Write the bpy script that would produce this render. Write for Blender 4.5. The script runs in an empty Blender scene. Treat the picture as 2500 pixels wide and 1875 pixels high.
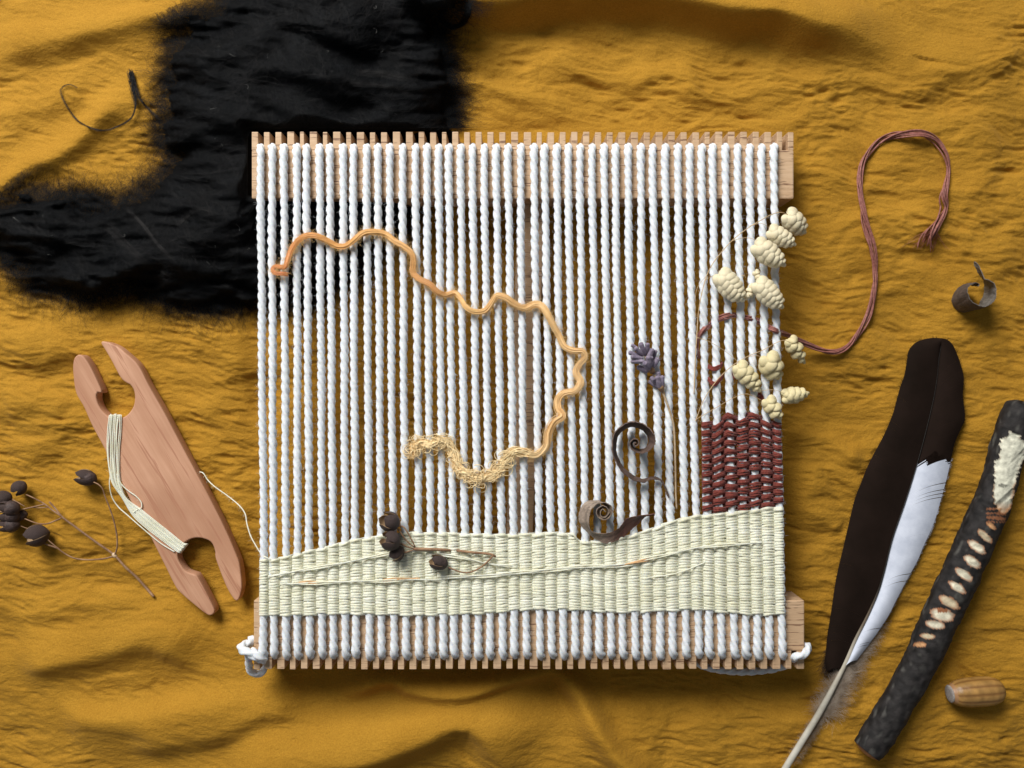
import bpy, bmesh, math, random
import numpy as np
from mathutils import Vector, Matrix, Euler
R = math.radians
rng = np.random.default_rng(7)
random.seed(7)
sc = bpy.context.scene
C = sc.collection
MM = 0.001
S = 0.00015            # metres per photograph pixel on the cloth plane
H = 0.30               # camera height above the cloth plane

# ---------------------------------------------------------------- camera, world, light
cam = bpy.data.objects.new('camera', bpy.data.cameras.new('camera'))
C.objects.link(cam); sc.camera = cam
cam.location = (0, 0, H); cam.rotation_euler = (0, 0, 0)
cam.data.sensor_width = 36; cam.data.lens = 36 * H / (2500 * S)
cam.data.clip_start = 0.005; cam.data.clip_end = 20
world = bpy.data.worlds.new('World'); sc.world = world; world.use_nodes = True
bg = world.node_tree.nodes['Background']
bg.inputs['Color'].default_value = (0.86, 0.93, 1.0, 1); bg.inputs['Strength'].default_value = 0.14
def area(name, loc, target, sx, sy, power, col):
    l = bpy.data.lights.new(name, 'AREA'); l.shape = 'RECTANGLE'; l.size = sx; l.size_y = sy
    l.energy = power; l.color = col
    o = bpy.data.objects.new(name, l); C.objects.link(o); o.location = loc
    o.rotation_euler = (Vector(target) - Vector(loc)).to_track_quat('-Z', 'Y').to_euler()
    return o
area('window_light', (-0.42, 0.76, 0.72), (0.03, 0.0, 0), 0.52, 0.52, 19.5, (1.0, 0.985, 0.96))
sc.view_settings.view_transform = 'Standard'; sc.view_settings.look = 'None'
sc.view_settings.exposure = 0.0; sc.view_settings.gamma = 1.0
sc.cycles.max_bounces = 6

# ---------------------------------------------------------------- helpers
def P(px, py, z=0.0):
    k = S * (H - z) / H
    return np.array([(px - 1250) * k, -(py - 937.5) * k, z])
def PA(pts, z):
    a = np.array([p[:2] for p in pts], float)
    z = np.broadcast_to(np.asarray(z, float), (len(a),))
    k = S * (H - z) / H
    return np.stack([(a[:, 0] - 1250) * k, -(a[:, 1] - 937.5) * k, z], 1)
def cr(pts, step):
    """Catmull-Rom through pts (N x D), resampled about every step (same unit)."""
    p = np.array(pts, float)
    q = np.vstack([2 * p[0] - p[1], p, 2 * p[-1] - p[-2]])
    out = []
    for i in range(1, len(q) - 2):
        a, b, c, d = q[i - 1:i + 3]
        t = np.linspace(0, 1, 13)[:-1][:, None]
        out.append(0.5 * ((2 * b) + (-a + c) * t + (2 * a - 5 * b + 4 * c - d) * t ** 2 + (-a + 3 * b - 3 * c + d) * t ** 3))
    out.append(p[-1:])
    f = np.vstack(out)
    seg = np.r_[0, np.cumsum(np.linalg.norm(np.diff(f, axis=0), axis=1))]
    n = max(3, int(seg[-1] / step) + 1)
    s = np.linspace(0, seg[-1], n)
    return np.stack([np.interp(s, seg, f[:, k]) for k in range(f.shape[1])], 1)
def ipol(pts, x):
    a = np.array(pts, float)
    return np.interp(x, a[:, 0], a[:, 1])

class MB:
    def __init__(self): self.v = []; self.f = []; self.c = []; self.n = 0
    def add(self, v, f, c=None):
        v = np.asarray(v, float)
        self.v.append(v); self.f.extend([tuple(int(i) + self.n for i in q) for q in f])
        if c is not None: self.c.append(np.broadcast_to(np.asarray(c, float), (len(v), 3)))
        self.n += len(v)
    def grid(self, V, closed=False, c=None):
        """V: rings x n x 3"""
        r, n, _ = V.shape
        i = np.arange(r - 1)[:, None] * n; j = np.arange(n if closed else n - 1)[None, :]
        j2 = (j + 1) % n
        q = np.stack([i + j, i + j2, i + n + j2, i + n + j], -1).reshape(-1, 4)
        self.add(V.reshape(-1, 3), q, None if c is None else np.asarray(c).reshape(-1, 3) if np.ndim(c) > 1 else c)
        return self
    def tube(self, pts, rad, n=8, prof=None, twist=0.0, cap=True, c=None, flat=1.0):
        pts = np.asarray(pts, float); m = len(pts)
        T = np.gradient(pts, axis=0); T /= np.linalg.norm(T, axis=1)[:, None] + 1e-12
        up = np.array([0, 0, 1.0])
        if abs(T[0] @ up) > 0.9: up = np.array([1.0, 0, 0])
        X = np.cross(up, T[0]); X /= np.linalg.norm(X)
        Xs = [X]
        for k in range(1, m):
            X = X - (X @ T[k]) * T[k]; X = X / (np.linalg.norm(X) + 1e-12); Xs.append(X)
        Xs = np.array(Xs); Ys = np.cross(T, Xs)
        rad = np.broadcast_to(np.asarray(rad, float), (m,)).copy()
        th = np.linspace(0, 2 * np.pi, n, endpoint=False)[None, :]
        s = np.r_[0, np.cumsum(np.linalg.norm(np.diff(pts, axis=0), axis=1))][:, None]
        rr = rad[:, None] * (prof(th - twist * s) if prof else np.ones_like(th + s))
        V = pts[:, None] + Xs[:, None] * (rr * np.cos(th))[..., None] + Ys[:, None] * (rr * flat * np.sin(th))[..., None]
        if c is not None and np.ndim(c) > 1: c = np.repeat(np.asarray(c)[:, None], n, 1)
        n0 = self.n
        self.grid(V, True, c)
        if cap:
            for ring, ctr, rev in ((0, pts[0] - T[0] * rad[0] * .5, True), (m - 1, pts[-1] + T[-1] * rad[-1] * .5, False)):
                base = n0 + ring * n; ci = self.n
                cc = None if c is None else (c[ring, 0] if np.ndim(c) > 1 else c)
                fs = [((base + (j + 1) % n), base + j, ci) if rev else (base + j, base + (j + 1) % n, ci) for j in range(n)]
                self.v.append(ctr[None]); self.f.extend([tuple(int(x) for x in q) for q in fs])
                if cc is not None: self.c.append(np.asarray(cc, float)[None])
                self.n += 1
        return self
    def build(self, name, mat, parent=None, smooth=True, mods=None, loc=None):
        v = np.vstack(self.v)
        o_loc = np.zeros(3)
        if parent is not None:
            o_loc = abs_loc(parent)
        elif loc is not None: o_loc = np.asarray(loc, float)
        me = mesh_from(name, v - o_loc, self.f, mat, smooth, np.vstack(self.c) if self.c else None)
        o = bpy.data.objects.new(name, me); C.objects.link(o)
        if parent is not None: o.parent = parent
        elif loc is not None: o.location = loc
        return o
def abs_loc(o):
    l = np.zeros(3)
    while o is not None:
        l += np.array(o.location); o = o.parent
    return l
def mesh_from(name, v, f, mat, smooth=True, col=None):
    me = bpy.data.meshes.new(name)
    v = np.asarray(v, np.float32)
    if isinstance(f, np.ndarray):
        k = f.shape[1]; me.vertices.add(len(v)); me.vertices.foreach_set('co', v.ravel())
        me.loops.add(f.size); me.loops.foreach_set('vertex_index', f.ravel().astype(np.int32))
        me.polygons.add(len(f)); me.polygons.foreach_set('loop_start', np.arange(0, f.size, k, dtype=np.int32))
        me.update(calc_edges=True)
    else:
        me.from_pydata(v.tolist(), [], f); me.update()
    if smooth: me.polygons.foreach_set('use_smooth', np.ones(len(me.polygons), bool))
    if col is not None:
        a = me.color_attributes.new('col', 'FLOAT_COLOR', 'POINT')
        cc = np.ones((len(v), 4), np.float32); cc[:, :3] = col
        a.data.foreach_set('color', cc.ravel())
    for m in (mat if isinstance(mat, (list, tuple)) else [mat]): me.materials.append(m)
    return me
def tag(o, label=None, cat=None, group=None, kind=None):
    if label: o['label'] = label
    if cat: o['category'] = cat
    if group: o['group'] = group
    if kind: o['kind'] = kind
    return o
def thing(name, label, cat, loc, group=None):
    o = bpy.data.objects.new(name, None); C.objects.link(o); o.location = loc
    o.empty_display_size = 0.01
    return tag(o, label, cat, group)
def hair(name, curves, rad, mat, parent=None, kind='stuff'):
    """curves: K x N x 3, rad: root radius; tapers"""
    K, N, _ = curves.shape
    c = bpy.data.hair_curves.new(name); c.add_curves([N] * K)
    off = abs_loc(parent) if parent is not None else 0
    c.position_data.foreach_set('vector', (curves - off).astype(np.float32).ravel())
    a = c.attributes.get('radius') or c.attributes.new('radius', 'FLOAT', 'POINT')
    t = np.linspace(1, 0.35, N)[None] * np.broadcast_to(np.asarray(rad), (K,))[:, None]
    a.data.foreach_set('value', t.astype(np.float32).ravel())
    c.materials.append(mat)
    o = bpy.data.objects.new(name, c); C.objects.link(o)
    if parent is not None: o.parent = parent
    if kind: o['kind'] = kind
    return o

# ---------------------------------------------------------------- materials
def new_mat(name):
    m = bpy.data.materials.new(name); m.use_nodes = True
    nt = m.node_tree; return m, nt, nt.nodes['Principled BSDF']
def noise(nt, scale, detail=3, rough=.55, vec=None, stretch=None):
    n = nt.nodes.new('ShaderNodeTexNoise'); n.inputs['Scale'].default_value = scale
    n.inputs['Detail'].default_value = detail; n.inputs['Roughness'].default_value = rough
    tc = nt.nodes.new('ShaderNodeTexCoord')
    mp = nt.nodes.new('ShaderNodeMapping')
    nt.links.new(tc.outputs['Object'], mp.inputs['Vector'])
    if stretch is not None:
        mp.vector_type = 'TEXTURE'
        mp.inputs['Scale'].default_value = tuple(1 / q for q in stretch[0]); mp.inputs['Rotation'].default_value = (0, 0, stretch[1])
    nt.links.new(mp.outputs['Vector'], n.inputs['Vector'])
    return n.outputs['Fac']
def ramp(nt, fac, stops):
    r = nt.nodes.new('ShaderNodeValToRGB'); e = r.color_ramp.elements
    while len(e) < len(stops): e.new(0.5)
    for k, (p, c) in enumerate(stops):
        e[k].position = p; e[k].color = (*c, 1) if len(c) == 3 else c
    nt.links.new(fac, r.inputs['Fac']); return r.outputs['Color']
def mix(nt, a, b, fac, mode='MIX'):
    m = nt.nodes.new('ShaderNodeMix'); m.data_type = 'RGBA'; m.blend_type = mode
    for sock, v in ((m.inputs[0], fac), (m.inputs[6], a), (m.inputs[7], b)):
        if hasattr(v, 'links'): nt.links.new(v, sock)
        elif isinstance(v, (int, float)): sock.default_value = v
        else: sock.default_value = (*v, 1)
    return m.outputs[2]
def bump(nt, b, fac, dist, strength=1.0, prev=None):
    n = nt.nodes.new('ShaderNodeBump'); n.inputs['Distance'].default_value = dist
    n.inputs['Strength'].default_value = strength
    nt.links.new(fac, n.inputs['Height'])
    if prev is not None: nt.links.new(prev, n.inputs['Normal'])
    nt.links.new(n.outputs['Normal'], b.inputs['Normal']); return n.outputs['Normal']
def simple(name, c1, c2, scale, rough=.7, bscale=None, bdist=.0001, attr=False, sheen=0, spec=.3, sss=0, stretch=None, bstretch=None, coat=0, trans=0):
    m, nt, b = new_mat(name)
    f = noise(nt, scale, 4, .6, stretch=stretch)
    f = ramp(nt, f, [(.3, (0, 0, 0)), (.7, (1, 1, 1))])
    col = mix(nt, c1, c2, f)
    if attr:
        a = nt.nodes.new('ShaderNodeVertexColor'); a.layer_name = 'col'
        col = mix(nt, a.outputs['Color'], col, 1.0, 'MULTIPLY')
    nt.links.new(col, b.inputs['Base Color'])
    b.inputs['Roughness'].default_value = rough; b.inputs['Specular IOR Level'].default_value = spec
    b.inputs['Sheen Weight'].default_value = sheen; b.inputs['Sheen Roughness'].default_value = .5
    b.inputs['Coat Weight'].default_value = coat
    if sss:
        b.inputs['Subsurface Weight'].default_value = sss; b.inputs['Subsurface Radius'].default_value = (1, .8, .6)
        b.inputs['Subsurface Scale'].default_value = .001
    if bscale: bump(nt, b, noise(nt, bscale, 4, .65, stretch=bstretch), bdist)
    return m

# mustard cloth
def cloth_mat():
    m, nt, b = new_mat('mustard_cloth')
    f = noise(nt, 60, 4, .6)
    col = mix(nt, (.355, .172, .014), (.48, .250, .026), f)
    f2 = noise(nt, 1900, 4, .8)
    f2 = ramp(nt, f2, [(.25, (.55, .48, .34)), (.75, (1.3, 1.34, 1.5))])
    col = mix(nt, col, f2, .68, 'MULTIPLY')
    nt.links.new(col, b.inputs['Base Color'])
    b.inputs['Roughness'].default_value = .85; b.inputs['Specular IOR Level'].default_value = .15
    b.inputs['Sheen Weight'].default_value = .12; b.inputs['Sheen Roughness'].default_value = .4
    b.inputs['Sheen Tint'].default_value = (1, .75, .35, 1)
    p = bump(nt, b, noise(nt, 1, 5, .7, stretch=((620, 1100, 800), .12)), .0006, .7)
    w1 = noise(nt, 1, 1, .5, stretch=((900, 3600, 900), R(38)))
    bump(nt, b, w1, .00016, .7, p)
    return m
M_cloth = cloth_mat()
M_cord = simple('white_cotton', (.70, .735, .77), (.82, .84, .855), 900, .9, 5200, .00013, sheen=.1, spec=.1, sss=.5)
M_cream = simple('cream_wool', (.78, .755, .56), (.92, .90, .74), 260, .9, 4500, .00018, sheen=.1, spec=.1, sss=.4, stretch=((.25, 1, 1), 0))
M_burg = simple('burgundy_thread', (.135, .029, .022), (.27, .066, .048), 1500, .85, 4500, .00018, sheen=.1, spec=.12)
M_orange = simple('dyed_mohair', (.92, .92, .92), (1, 1, 1), 600, .38, 4500, .0001, attr=True, sheen=.2, spec=.5, stretch=((1, 1, 1), 0))
M_wool = simple('black_wool', (.0018, .002, .0022), (.004, .0044, .005), 250, .9, 2500, .0003, sheen=.02, spec=.08)
M_woolfib = simple('black_fibre', (.0022, .0025, .003), (.0085, .0095, .011), 90, .6, spec=.18)
M_wisp = simple('grey_black_wisp', (.016, .015, .015), (.045, .042, .040), 300, .7, spec=.2)
M_lint = simple('pale_lint', (.30, .29, .27), (.55, .55, .5), 300, .8, spec=.2)
M_fuzz = simple('cotton_fuzz', (.75, .77, .8), (.85, .86, .87), 300, .8, spec=.2)
M_creamfuzz = simple('wool_fuzz', (.8, .77, .58), (.92, .9, .74), 300, .8, spec=.2)
M_orfuzz = simple('mohair_fuzz', (.75, .42, .13), (.9, .66, .32), 300, .6, spec=.3)
M_scale = simple('straw_scale', (.74, .60, .34), (.93, .86, .65), 330, .32, 1800, .00012, spec=.45, sss=.15, bstretch=((1, 1, 1), 0))
M_scale2 = simple('straw_scale_yellow', (.68, .55, .27), (.88, .79, .50), 330, .32, 1800, .00012, spec=.45, sss=.15)
M_stem = simple('straw_stem', (.52, .33, .15), (.72, .55, .33), 400, .6, spec=.3)
M_bud = simple('lavender_bud', (.14, .115, .165), (.34, .285, .36), 900, .8, 3000, .0002, sheen=.1, spec=.2)
M_budtip = simple('lavender_rim', (.45, .38, .42), (.7, .62, .55), 900, .7, spec=.2)
M_calyx = simple('dry_calyx', (.22, .11, .05), (.42, .26, .13), 700, .7, 3000, .0001)
M_pod = simple('dark_pod', (.030, .019, .017), (.10, .066, .058), 700, .6, 1500, .00025, spec=.35)
M_podin = simple('pod_lining', (.26, .15, .08), (.5, .35, .2), 700, .7, spec=.2)
M_twig = simple('brown_twig', (.14, .065, .035), (.42, .25, .14), 260, .6, 2500, .0002, spec=.3)
M_leaf = simple('curled_leaf', (.55, .55, .55), (1, 1, 1), 500, .6, 1300, .00025, attr=True, spec=.3)
M_stick = simple('bark_and_wood', (.6, .6, .6), (1.0, 1.0, 1.0), 600, .7, 1100, .00022, attr=True, spec=.25)
M_acorn = None
def wood_mat(name, base, light, dark, stretch, rot, pores=True, rough=.55):
    m, nt, b = new_mat(name)
    f = noise(nt, 1, 5, .6, stretch=(stretch, rot))
    col = ramp(nt, f, [(.3, base), (.7, light)])
    g = noise(nt, 25, 3, .6)
    col = mix(nt, col, tuple(x * .9 for x in base), ramp(nt, g, [(.42, (0, 0, 0)), (.72, (1, 1, 1))]))
    if pores:
        p = noise(nt, 1, 3, .7, stretch=((stretch[0] * 1.6, stretch[1] * 2.0, stretch[2] * 2), rot))
        pr = ramp(nt, p, [(.575, (0, 0, 0)), (.63, (1, 1, 1))])
        col = mix(nt, col, dark, pr)
    nt.links.new(col, b.inputs['Base Color']); b.inputs['Roughness'].default_value = rough
    b.inputs['Specular IOR Level'].default_value = .3
    bump(nt, b, noise(nt, 1, 4, .6, stretch=((stretch[0] * 2, stretch[1] * 2, stretch[2]), rot)), .00012)
    return m
M_oak = wood_mat('oak', (.53, .345, .20), (.68, .475, .30), (.22, .12, .07), (60, 700, 300), 0.0)
M_cherry = wood_mat('cherry_wood', (.47, .235, .135), (.68, .39, .25), (.43, .205, .12), (16, 300, 60), R(-59), True, .55)

# ---------------------------------------------------------------- cloth height field
def fftfield(n, lam, ax, seed, beta=2.0, band=.9):
    """periodic noise n x n over 4096 px, peak wavelength lam px (across), elongated ax times along x"""
    r = np.random.default_rng(seed)
    k = np.fft.fftfreq(n, 4096 / n)
    kx, ky = np.meshgrid(k, k)
    kk = np.sqrt((kx * ax) ** 2 + ky ** 2) * lam
    amp = np.exp(-(np.log(np.maximum(kk, 1e-6)) / band) ** 2); amp[0, 0] = 0
    f = np.fft.ifft2(np.fft.fft2(r.normal(size=(n, n))) * amp).real
    return f / f.std()
def samp(f, x, y):
    n = f.shape[0]; u = (x / 4096 * n) % n; v = (y / 4096 * n) % n
    i = np.floor(u).astype(int); j = np.floor(v).astype(int); a = u - i; b = v - j
    i1 = (i + 1) % n; j1 = (j + 1) % n; i %= n; j %= n
    return (f[j, i] * (1 - a) + f[j, i1] * a) * (1 - b) + (f[j1, i] * (1 - a) + f[j1, i1] * a) * b
F = [fftfield(512, 420, 1.3, 1), fftfield(512, 420, 1.3, 2), fftfield(1024, 170, 2.2, 3), fftfield(2048, 52, 3.4, 4, band=.7),
     fftfield(2048, 22, 4.2, 5, band=.6), fftfield(1024, 150, 2.0, 6), fftfield(2048, 46, 3.6, 8), fftfield(512, 500, 1.0, 9), fftfield(2048, 12, 3.2, 10, band=.6)]
def polydist(x, y, pl):
    """signed distance to polyline (positive on its right-hand / lower side), and param"""
    pl = cr(pl, 40.0); best = np.full(x.shape, 1e9); sg = np.zeros(x.shape); tt = np.zeros(x.shape)
    L = len(pl) - 1
    for k in range(L):
        a, b = pl[k], pl[k + 1]; d = b - a; l2 = d @ d
        t = np.clip(((x - a[0]) * d[0] + (y - a[1]) * d[1]) / l2, 0, 1)
        qx = x - a[0] - t * d[0]; qy = y - a[1] - t * d[1]; dd = np.hypot(qx, qy)
        m = dd < best
        best = np.where(m, dd, best); sg = np.where(m, np.sign(d[0] * qy - d[1] * qx), sg); tt = np.where(m, (k + t) / L, tt)
    return best * np.where(sg == 0, 1, sg), tt
FOLDS = [  # crest polyline, height mm, width above, width below (px)
    ([(900, -30), (1050, 8), (1200, 26), (1400, 14), (1600, 22), (1800, 55), (2000, 92), (2200, 130)], 12.5, 85, 34),
    ([(2000, 150), (2200, 215), (2350, 170), (2520, 150)], 3.0, 60, 40),
    ([(-40, 500), (60, 438), (160, 370), (250, 300), (340, 230)], 4.2, 46, 26),
    ([(-40, 150), (150, 105), (330, 60), (560, 10)], 4.4, 60, 30),
    ([(-40, 290), (100, 262), (220, 235)], 1.8, 34, 24),
    ([(520, 1915), (700, 1865), (860, 1835), (1000, 1795), (1080, 1768), (1150, 1755), (1205, 1790), (1260, 1850), (1310, 1900)], 10.0, 90, 46),
    ([(800, 1700), (940, 1655), (990, 1672), (1080, 1683), (1200, 1672), (1340, 1640), (1400, 1610)], 6.0, 40, 24),
    ([(1350, 1600), (1390, 1660), (1425, 1720), (1465, 1790), (1540, 1870), (1600, 1920)], 8.0, 30, 36),
    ([(40, 1650), (130, 1612), (260, 1580), (390, 1570), (450, 1592), (500, 1630)], 5.5, 80, 42),
    ([(130, 1735), (260, 1755), (340, 1750), (440, 1725), (560, 1700), (620, 1690)], 4.6, 30, 50),
    ([(300, 1830), (450, 1790), (560, 1765), (640, 1722), (760, 1710)], 4.6, 60, 40),
    ([(20, 1490), (130, 1480), (260, 1468), (360, 1455)], 2.2, 40, 26),
    ([(1930, 1060), (2020, 1080), (2120, 1120)], 2.6, 26, 30),
    ([(1930, 1235), (2000, 1262), (2060, 1300)], 2.6, 30, 24),
    ([(0, 870), (160, 850), (300, 838), (420, 850)], 2.0, 60, 36),
    ([(0, 1000), (90, 985), (160, 1002)], 1.8, 46, 30),
    ([(2050, 520), (2250, 560), (2400, 620), (2520, 640)], 1.8, 60, 50),
    ([(1000, 230), (1150, 215), (1300, 240), (1420, 300)], 1.6, 46, 26),
    ([(1450, 240), (1560, 205), (1700, 215), (1850, 260)], 1.8, 46, 28),
    ([(1800, 1700), (2000, 1800), (2150, 1900)], 1.8, 50, 40),
]
def cloth_px(x, y):
    wx = samp(F[0], x, y) * 16; wy = samp(F[1], x, y) * 18
    rot = .10
    xr = x + wx + rot * y; yr = y + wy - rot * x
    h = samp(F[7], x, y) * .8
    n2 = samp(F[2], xr, yr)
    h = h + 0.50 * n2 - 0.18 * np.exp(-np.abs(samp(F[5], xr, yr)) * 2.6)
    am = 1.4 * np.clip(.78 + .26 * samp(F[5], x * .6 + 900, y * .6), .42, 1.15)
    xq = x + .14 * y; yq = y - .14 * x
    n3 = samp(F[3], x + wx * .5 + rot * y, y + wy * .5 - rot * x); n4 = samp(F[4], xq + wx * .6, yq + wy * .6); n6 = samp(F[6], xq + wx * .4, yq + wy * .4); n8 = samp(F[8], xq, yq)
    n9 = samp(F[4], x * 1.25 - y * .3 + 700, y * 1.25 + x * .3)
    am2 = np.minimum(am * 1.15, 1.7)
    h = h + am * (.09 * n3 + .05 * n6 - .19 * np.abs(n3) - .15 * np.abs(n6))
    h = h + am2 * (.04 * n4 - .115 * np.abs(n4) - .055 * np.abs(n9)) + (.5 + .5 * am2) * (.020 * n8 - .045 * np.abs(n8))
    damp = np.zeros_like(h)
    fh = np.zeros_like(h)
    for pl, amp, wu, wd in FOLDS:
        b = np.array(pl); m = (x > b[:, 0].min() - 260) & (x < b[:, 0].max() + 260) & (y > b[:, 1].min() - 260) & (y < b[:, 1].max() + 260)
        if not m.any(): continue
        d, t = polydist(x[m] + wx[m] * .35, y[m] + wy[m] * .25, pl)
        w = np.where(d > 0, wd, wu)
        e = np.minimum(1, np.minimum(t, 1 - t) * 5) ; e = e * e * (3 - 2 * e) if amp < 99 else e
        g = amp * np.exp(-(d / w) ** 2) * (.15 + .85 * e)
        fh[m] += g; 
        if amp > 4: damp[m] = np.maximum(damp[m], np.exp(-(d / (w * 2.0)) ** 2) * .75)
    h = h * (1 - damp) + fh
    # the loom presses the cloth down under its two rails
    def box(x0, x1, y0, y1, s):
        return 1 / (1 + np.exp(-(x - x0) / s)) / (1 + np.exp((x - x1) / s)) / (1 + np.exp(-(y - y0) / s)) / (1 + np.exp((y - y1) / s))
    b1 = box(600, 1950, 320, 500, 9); b2 = box(605, 1980, 1480, 1632, 7); b3 = box(600, 1950, 480, 1480, 16)
    h = h * (1 - b1) + (-.3) * b1
    h = np.where(b2 > .01, h * (1 - b2) + np.minimum(h, 1.5) * b2, h)
    h = h * (1 - b3) + (np.minimum(h, 1.2) - 4.5) * b3  # cloth between the rails shaped lower to darken the gaps between cords
    dip = box(725, 1960, 1620, 1735, 18); h = h - 5.5 * dip
    return h * MM
def axis(n0, n1, step, far):
    core = np.arange(n0, n1 + step, step)
    ext = []; d = step; p = 0
    while p < far: d *= 1.22; p += d; ext.append(p)
    ext = np.array(ext)
    return np.r_[(n0 - ext)[::-1], core, core[-1] + ext]
gx = axis(-60, 2560, 3.15, 900); gy = axis(-60, 1935, 3.15, 700)
GX, GY = np.meshgrid(gx, gy)
GZ = cloth_px(GX, GY)
def clz(px, py):
    px = np.atleast_1d(np.asarray(px, float)); py = np.atleast_1d(np.asarray(py, float))
    i = np.clip(np.searchsorted(gx, px) - 1, 0, len(gx) - 2); j = np.clip(np.searchsorted(gy, py) - 1, 0, len(gy) - 2)
    a = (px - gx[i]) / (gx[i + 1] - gx[i]); b = (py - gy[j]) / (gy[j + 1] - gy[j])
    return (GZ[j, i] * (1 - a) + GZ[j, i + 1] * a) * (1 - b) + (GZ[j + 1, i] * (1 - a) + GZ[j + 1, i + 1] * a) * b
def rest(x0, x1, y0, y1, q=80):
    xs, ys = np.meshgrid(np.linspace(x0, x1, 12), np.linspace(y0, y1, 12))
    return float(np.percentile(clz(xs.ravel(), ys.ravel()), q))
ny, nx = GX.shape
V = np.stack([(GX - 1250) * S, -(GY - 937.5) * S, GZ], -1).reshape(-1, 3)
ii = (np.arange(ny - 1)[:, None] * nx + np.arange(nx - 1)[None]).ravel()
Fq = np.stack([ii, ii + nx, ii + nx + 1, ii + 1], 1)
me = mesh_from('cloth', V, Fq, M_cloth)
cl = bpy.data.objects.new('cloth', me); C.objects.link(cl)
tag(cl, 'crumpled mustard yellow cloth spread under everything', 'cloth', kind='structure')

# ---------------------------------------------------------------- loom
ZT = 14 * MM; ZB = 17 * MM; TH = 13.5 * MM          # top surfaces of the two rails and their thickness
CR = 1.39 * MM                                       # cord radius
WT = [636,664,693,724,748,780,805,837,863,895,922,951,983,1014,1042,1071,1096,1125,1153,1182,1211,1240,1271,1303,1329,1359,1387,
      1416,1445,1474,1502,1533,1564,1593,1624,1654,1683,1713,1739,1770,1800,1830,1859,1889]
WBt = [641,669,699,726,756,787,814,843,869,902,931,962,991,1023,1054,1083,1109,1139,1167,1196,1228,1256,1285,1318,1347,1376,1404,
      1435,1463,1492,1520,1551,1580,1612,1643,1674,1706,1732,1762,1792,1820,1850,1878,1910]
SLB = [641,670,701,728,757,787,817,845,875,904,932,965,993,1023,1056,1082,1112,1142,1171,1198,1230,1258,1287,1319,1350,1379,1406,
      1436,1465,1493,1521,1551,1580,1612,1645,1677,1707,1734,1764,1793,1822,1851,1880,1912,1939]
M_tail = simple('burgundy_silk', (.20, .060, .045), (.40, .155, .12), 900, .5, 4500, .00012, sheen=.1, spec=.5)
loom = thing('frame_loom', 'wooden peg loom strung with white cotton cords on the mustard cloth', 'loom', (*P(1270, 980, 0)[:2], 0))
def chamfer_box(x0, x1, y0, y1, z0, z1, c):
    bm = bmesh.new()
    bmesh.ops.create_cube(bm, size=1)
    for v in bm.verts:
        v.co = Vector(((x0 + x1) / 2 + v.co.x * (x1 - x0), (y0 + y1) / 2 + v.co.y * (y1 - y0), (z0 + z1) / 2 + v.co.z * (z1 - z0)))
    bmesh.ops.bevel(bm, geom=list(bm.edges), offset=c, segments=2, affect='EDGES', profile=.6)
    bm.normal_update()
    return bm
def bm_obj(name, bm, mat, parent, smooth=False):
    l = abs_loc(parent) if parent is not None else np.zeros(3)
    bmesh.ops.translate(bm, vec=Vector(-l), verts=bm.verts)
    me = bpy.data.meshes.new(name); bm.to_mesh(me); bm.free()
    me.materials.append(mat)
    if smooth: me.polygons.foreach_set('use_smooth', np.ones(len(me.polygons), bool))
    o = bpy.data.objects.new(name, me); C.objects.link(o); o.parent = parent; return o
def rail(top):
    z1 = ZT if top else ZB; z0 = z1 - TH
    if top:
        slots = [x + 1.0 for x in WT] + [1917]; L, Rr = 614, 1938; ya, yb, yt = 366, 485, 322; sw = 13.5
    else:
        slots = SLB; L, Rr = 619, 1964; ya, yb, yt = 1589, 1466, 1634; sw = 12.5
    yb2 = yb
    bx0, bx1 = P(L, 0, z1)[0], P(Rr, 0, z1)[0]
    Ya, Yb, Yt = P(0, ya, z1)[1], P(0, yb2, z1)[1], P(0, yt, z1)[1]
    body = bm_obj('rail', chamfer_box(bx0, bx1, min(Ya, Yb), max(Ya, Yb), z0, z1, .5 * MM), M_oak, loom)
    body['label'] = 'upper rail of pale oak' if top else 'lower rail of pale oak'
    edges = [L] + [e for s in slots for e in (s - sw / 2, s + sw / 2)] + [Rr]
    for k in range(0, len(edges), 2):
        a, b = edges[k], edges[k + 1]
        jig = random.uniform(-.9, .9)
        xa, xb = P(a + .3, 0, z1)[0], P(b - .3, 0, z1)[0]
        yj = P(0, yt + jig, z1)[1]
        o = bm_obj('tooth', chamfer_box(xa, xb, min(Ya, yj), max(Ya, yj), z0 + .02 * MM, z1 - random.uniform(.01, .12) * MM, .22 * MM), M_oak, body)
rail(True); rail(False)
a = P(1246, 486, ZT - 8 * MM); b = P(1312, 1465, ZB - 8 * MM)
st = bm_obj('strut', chamfer_box(a[0], b[0], P(0, 1466, ZB)[1], P(0, 485, ZT)[1], .4 * MM, 5.5 * MM, .5 * MM), M_oak, loom)

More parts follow.
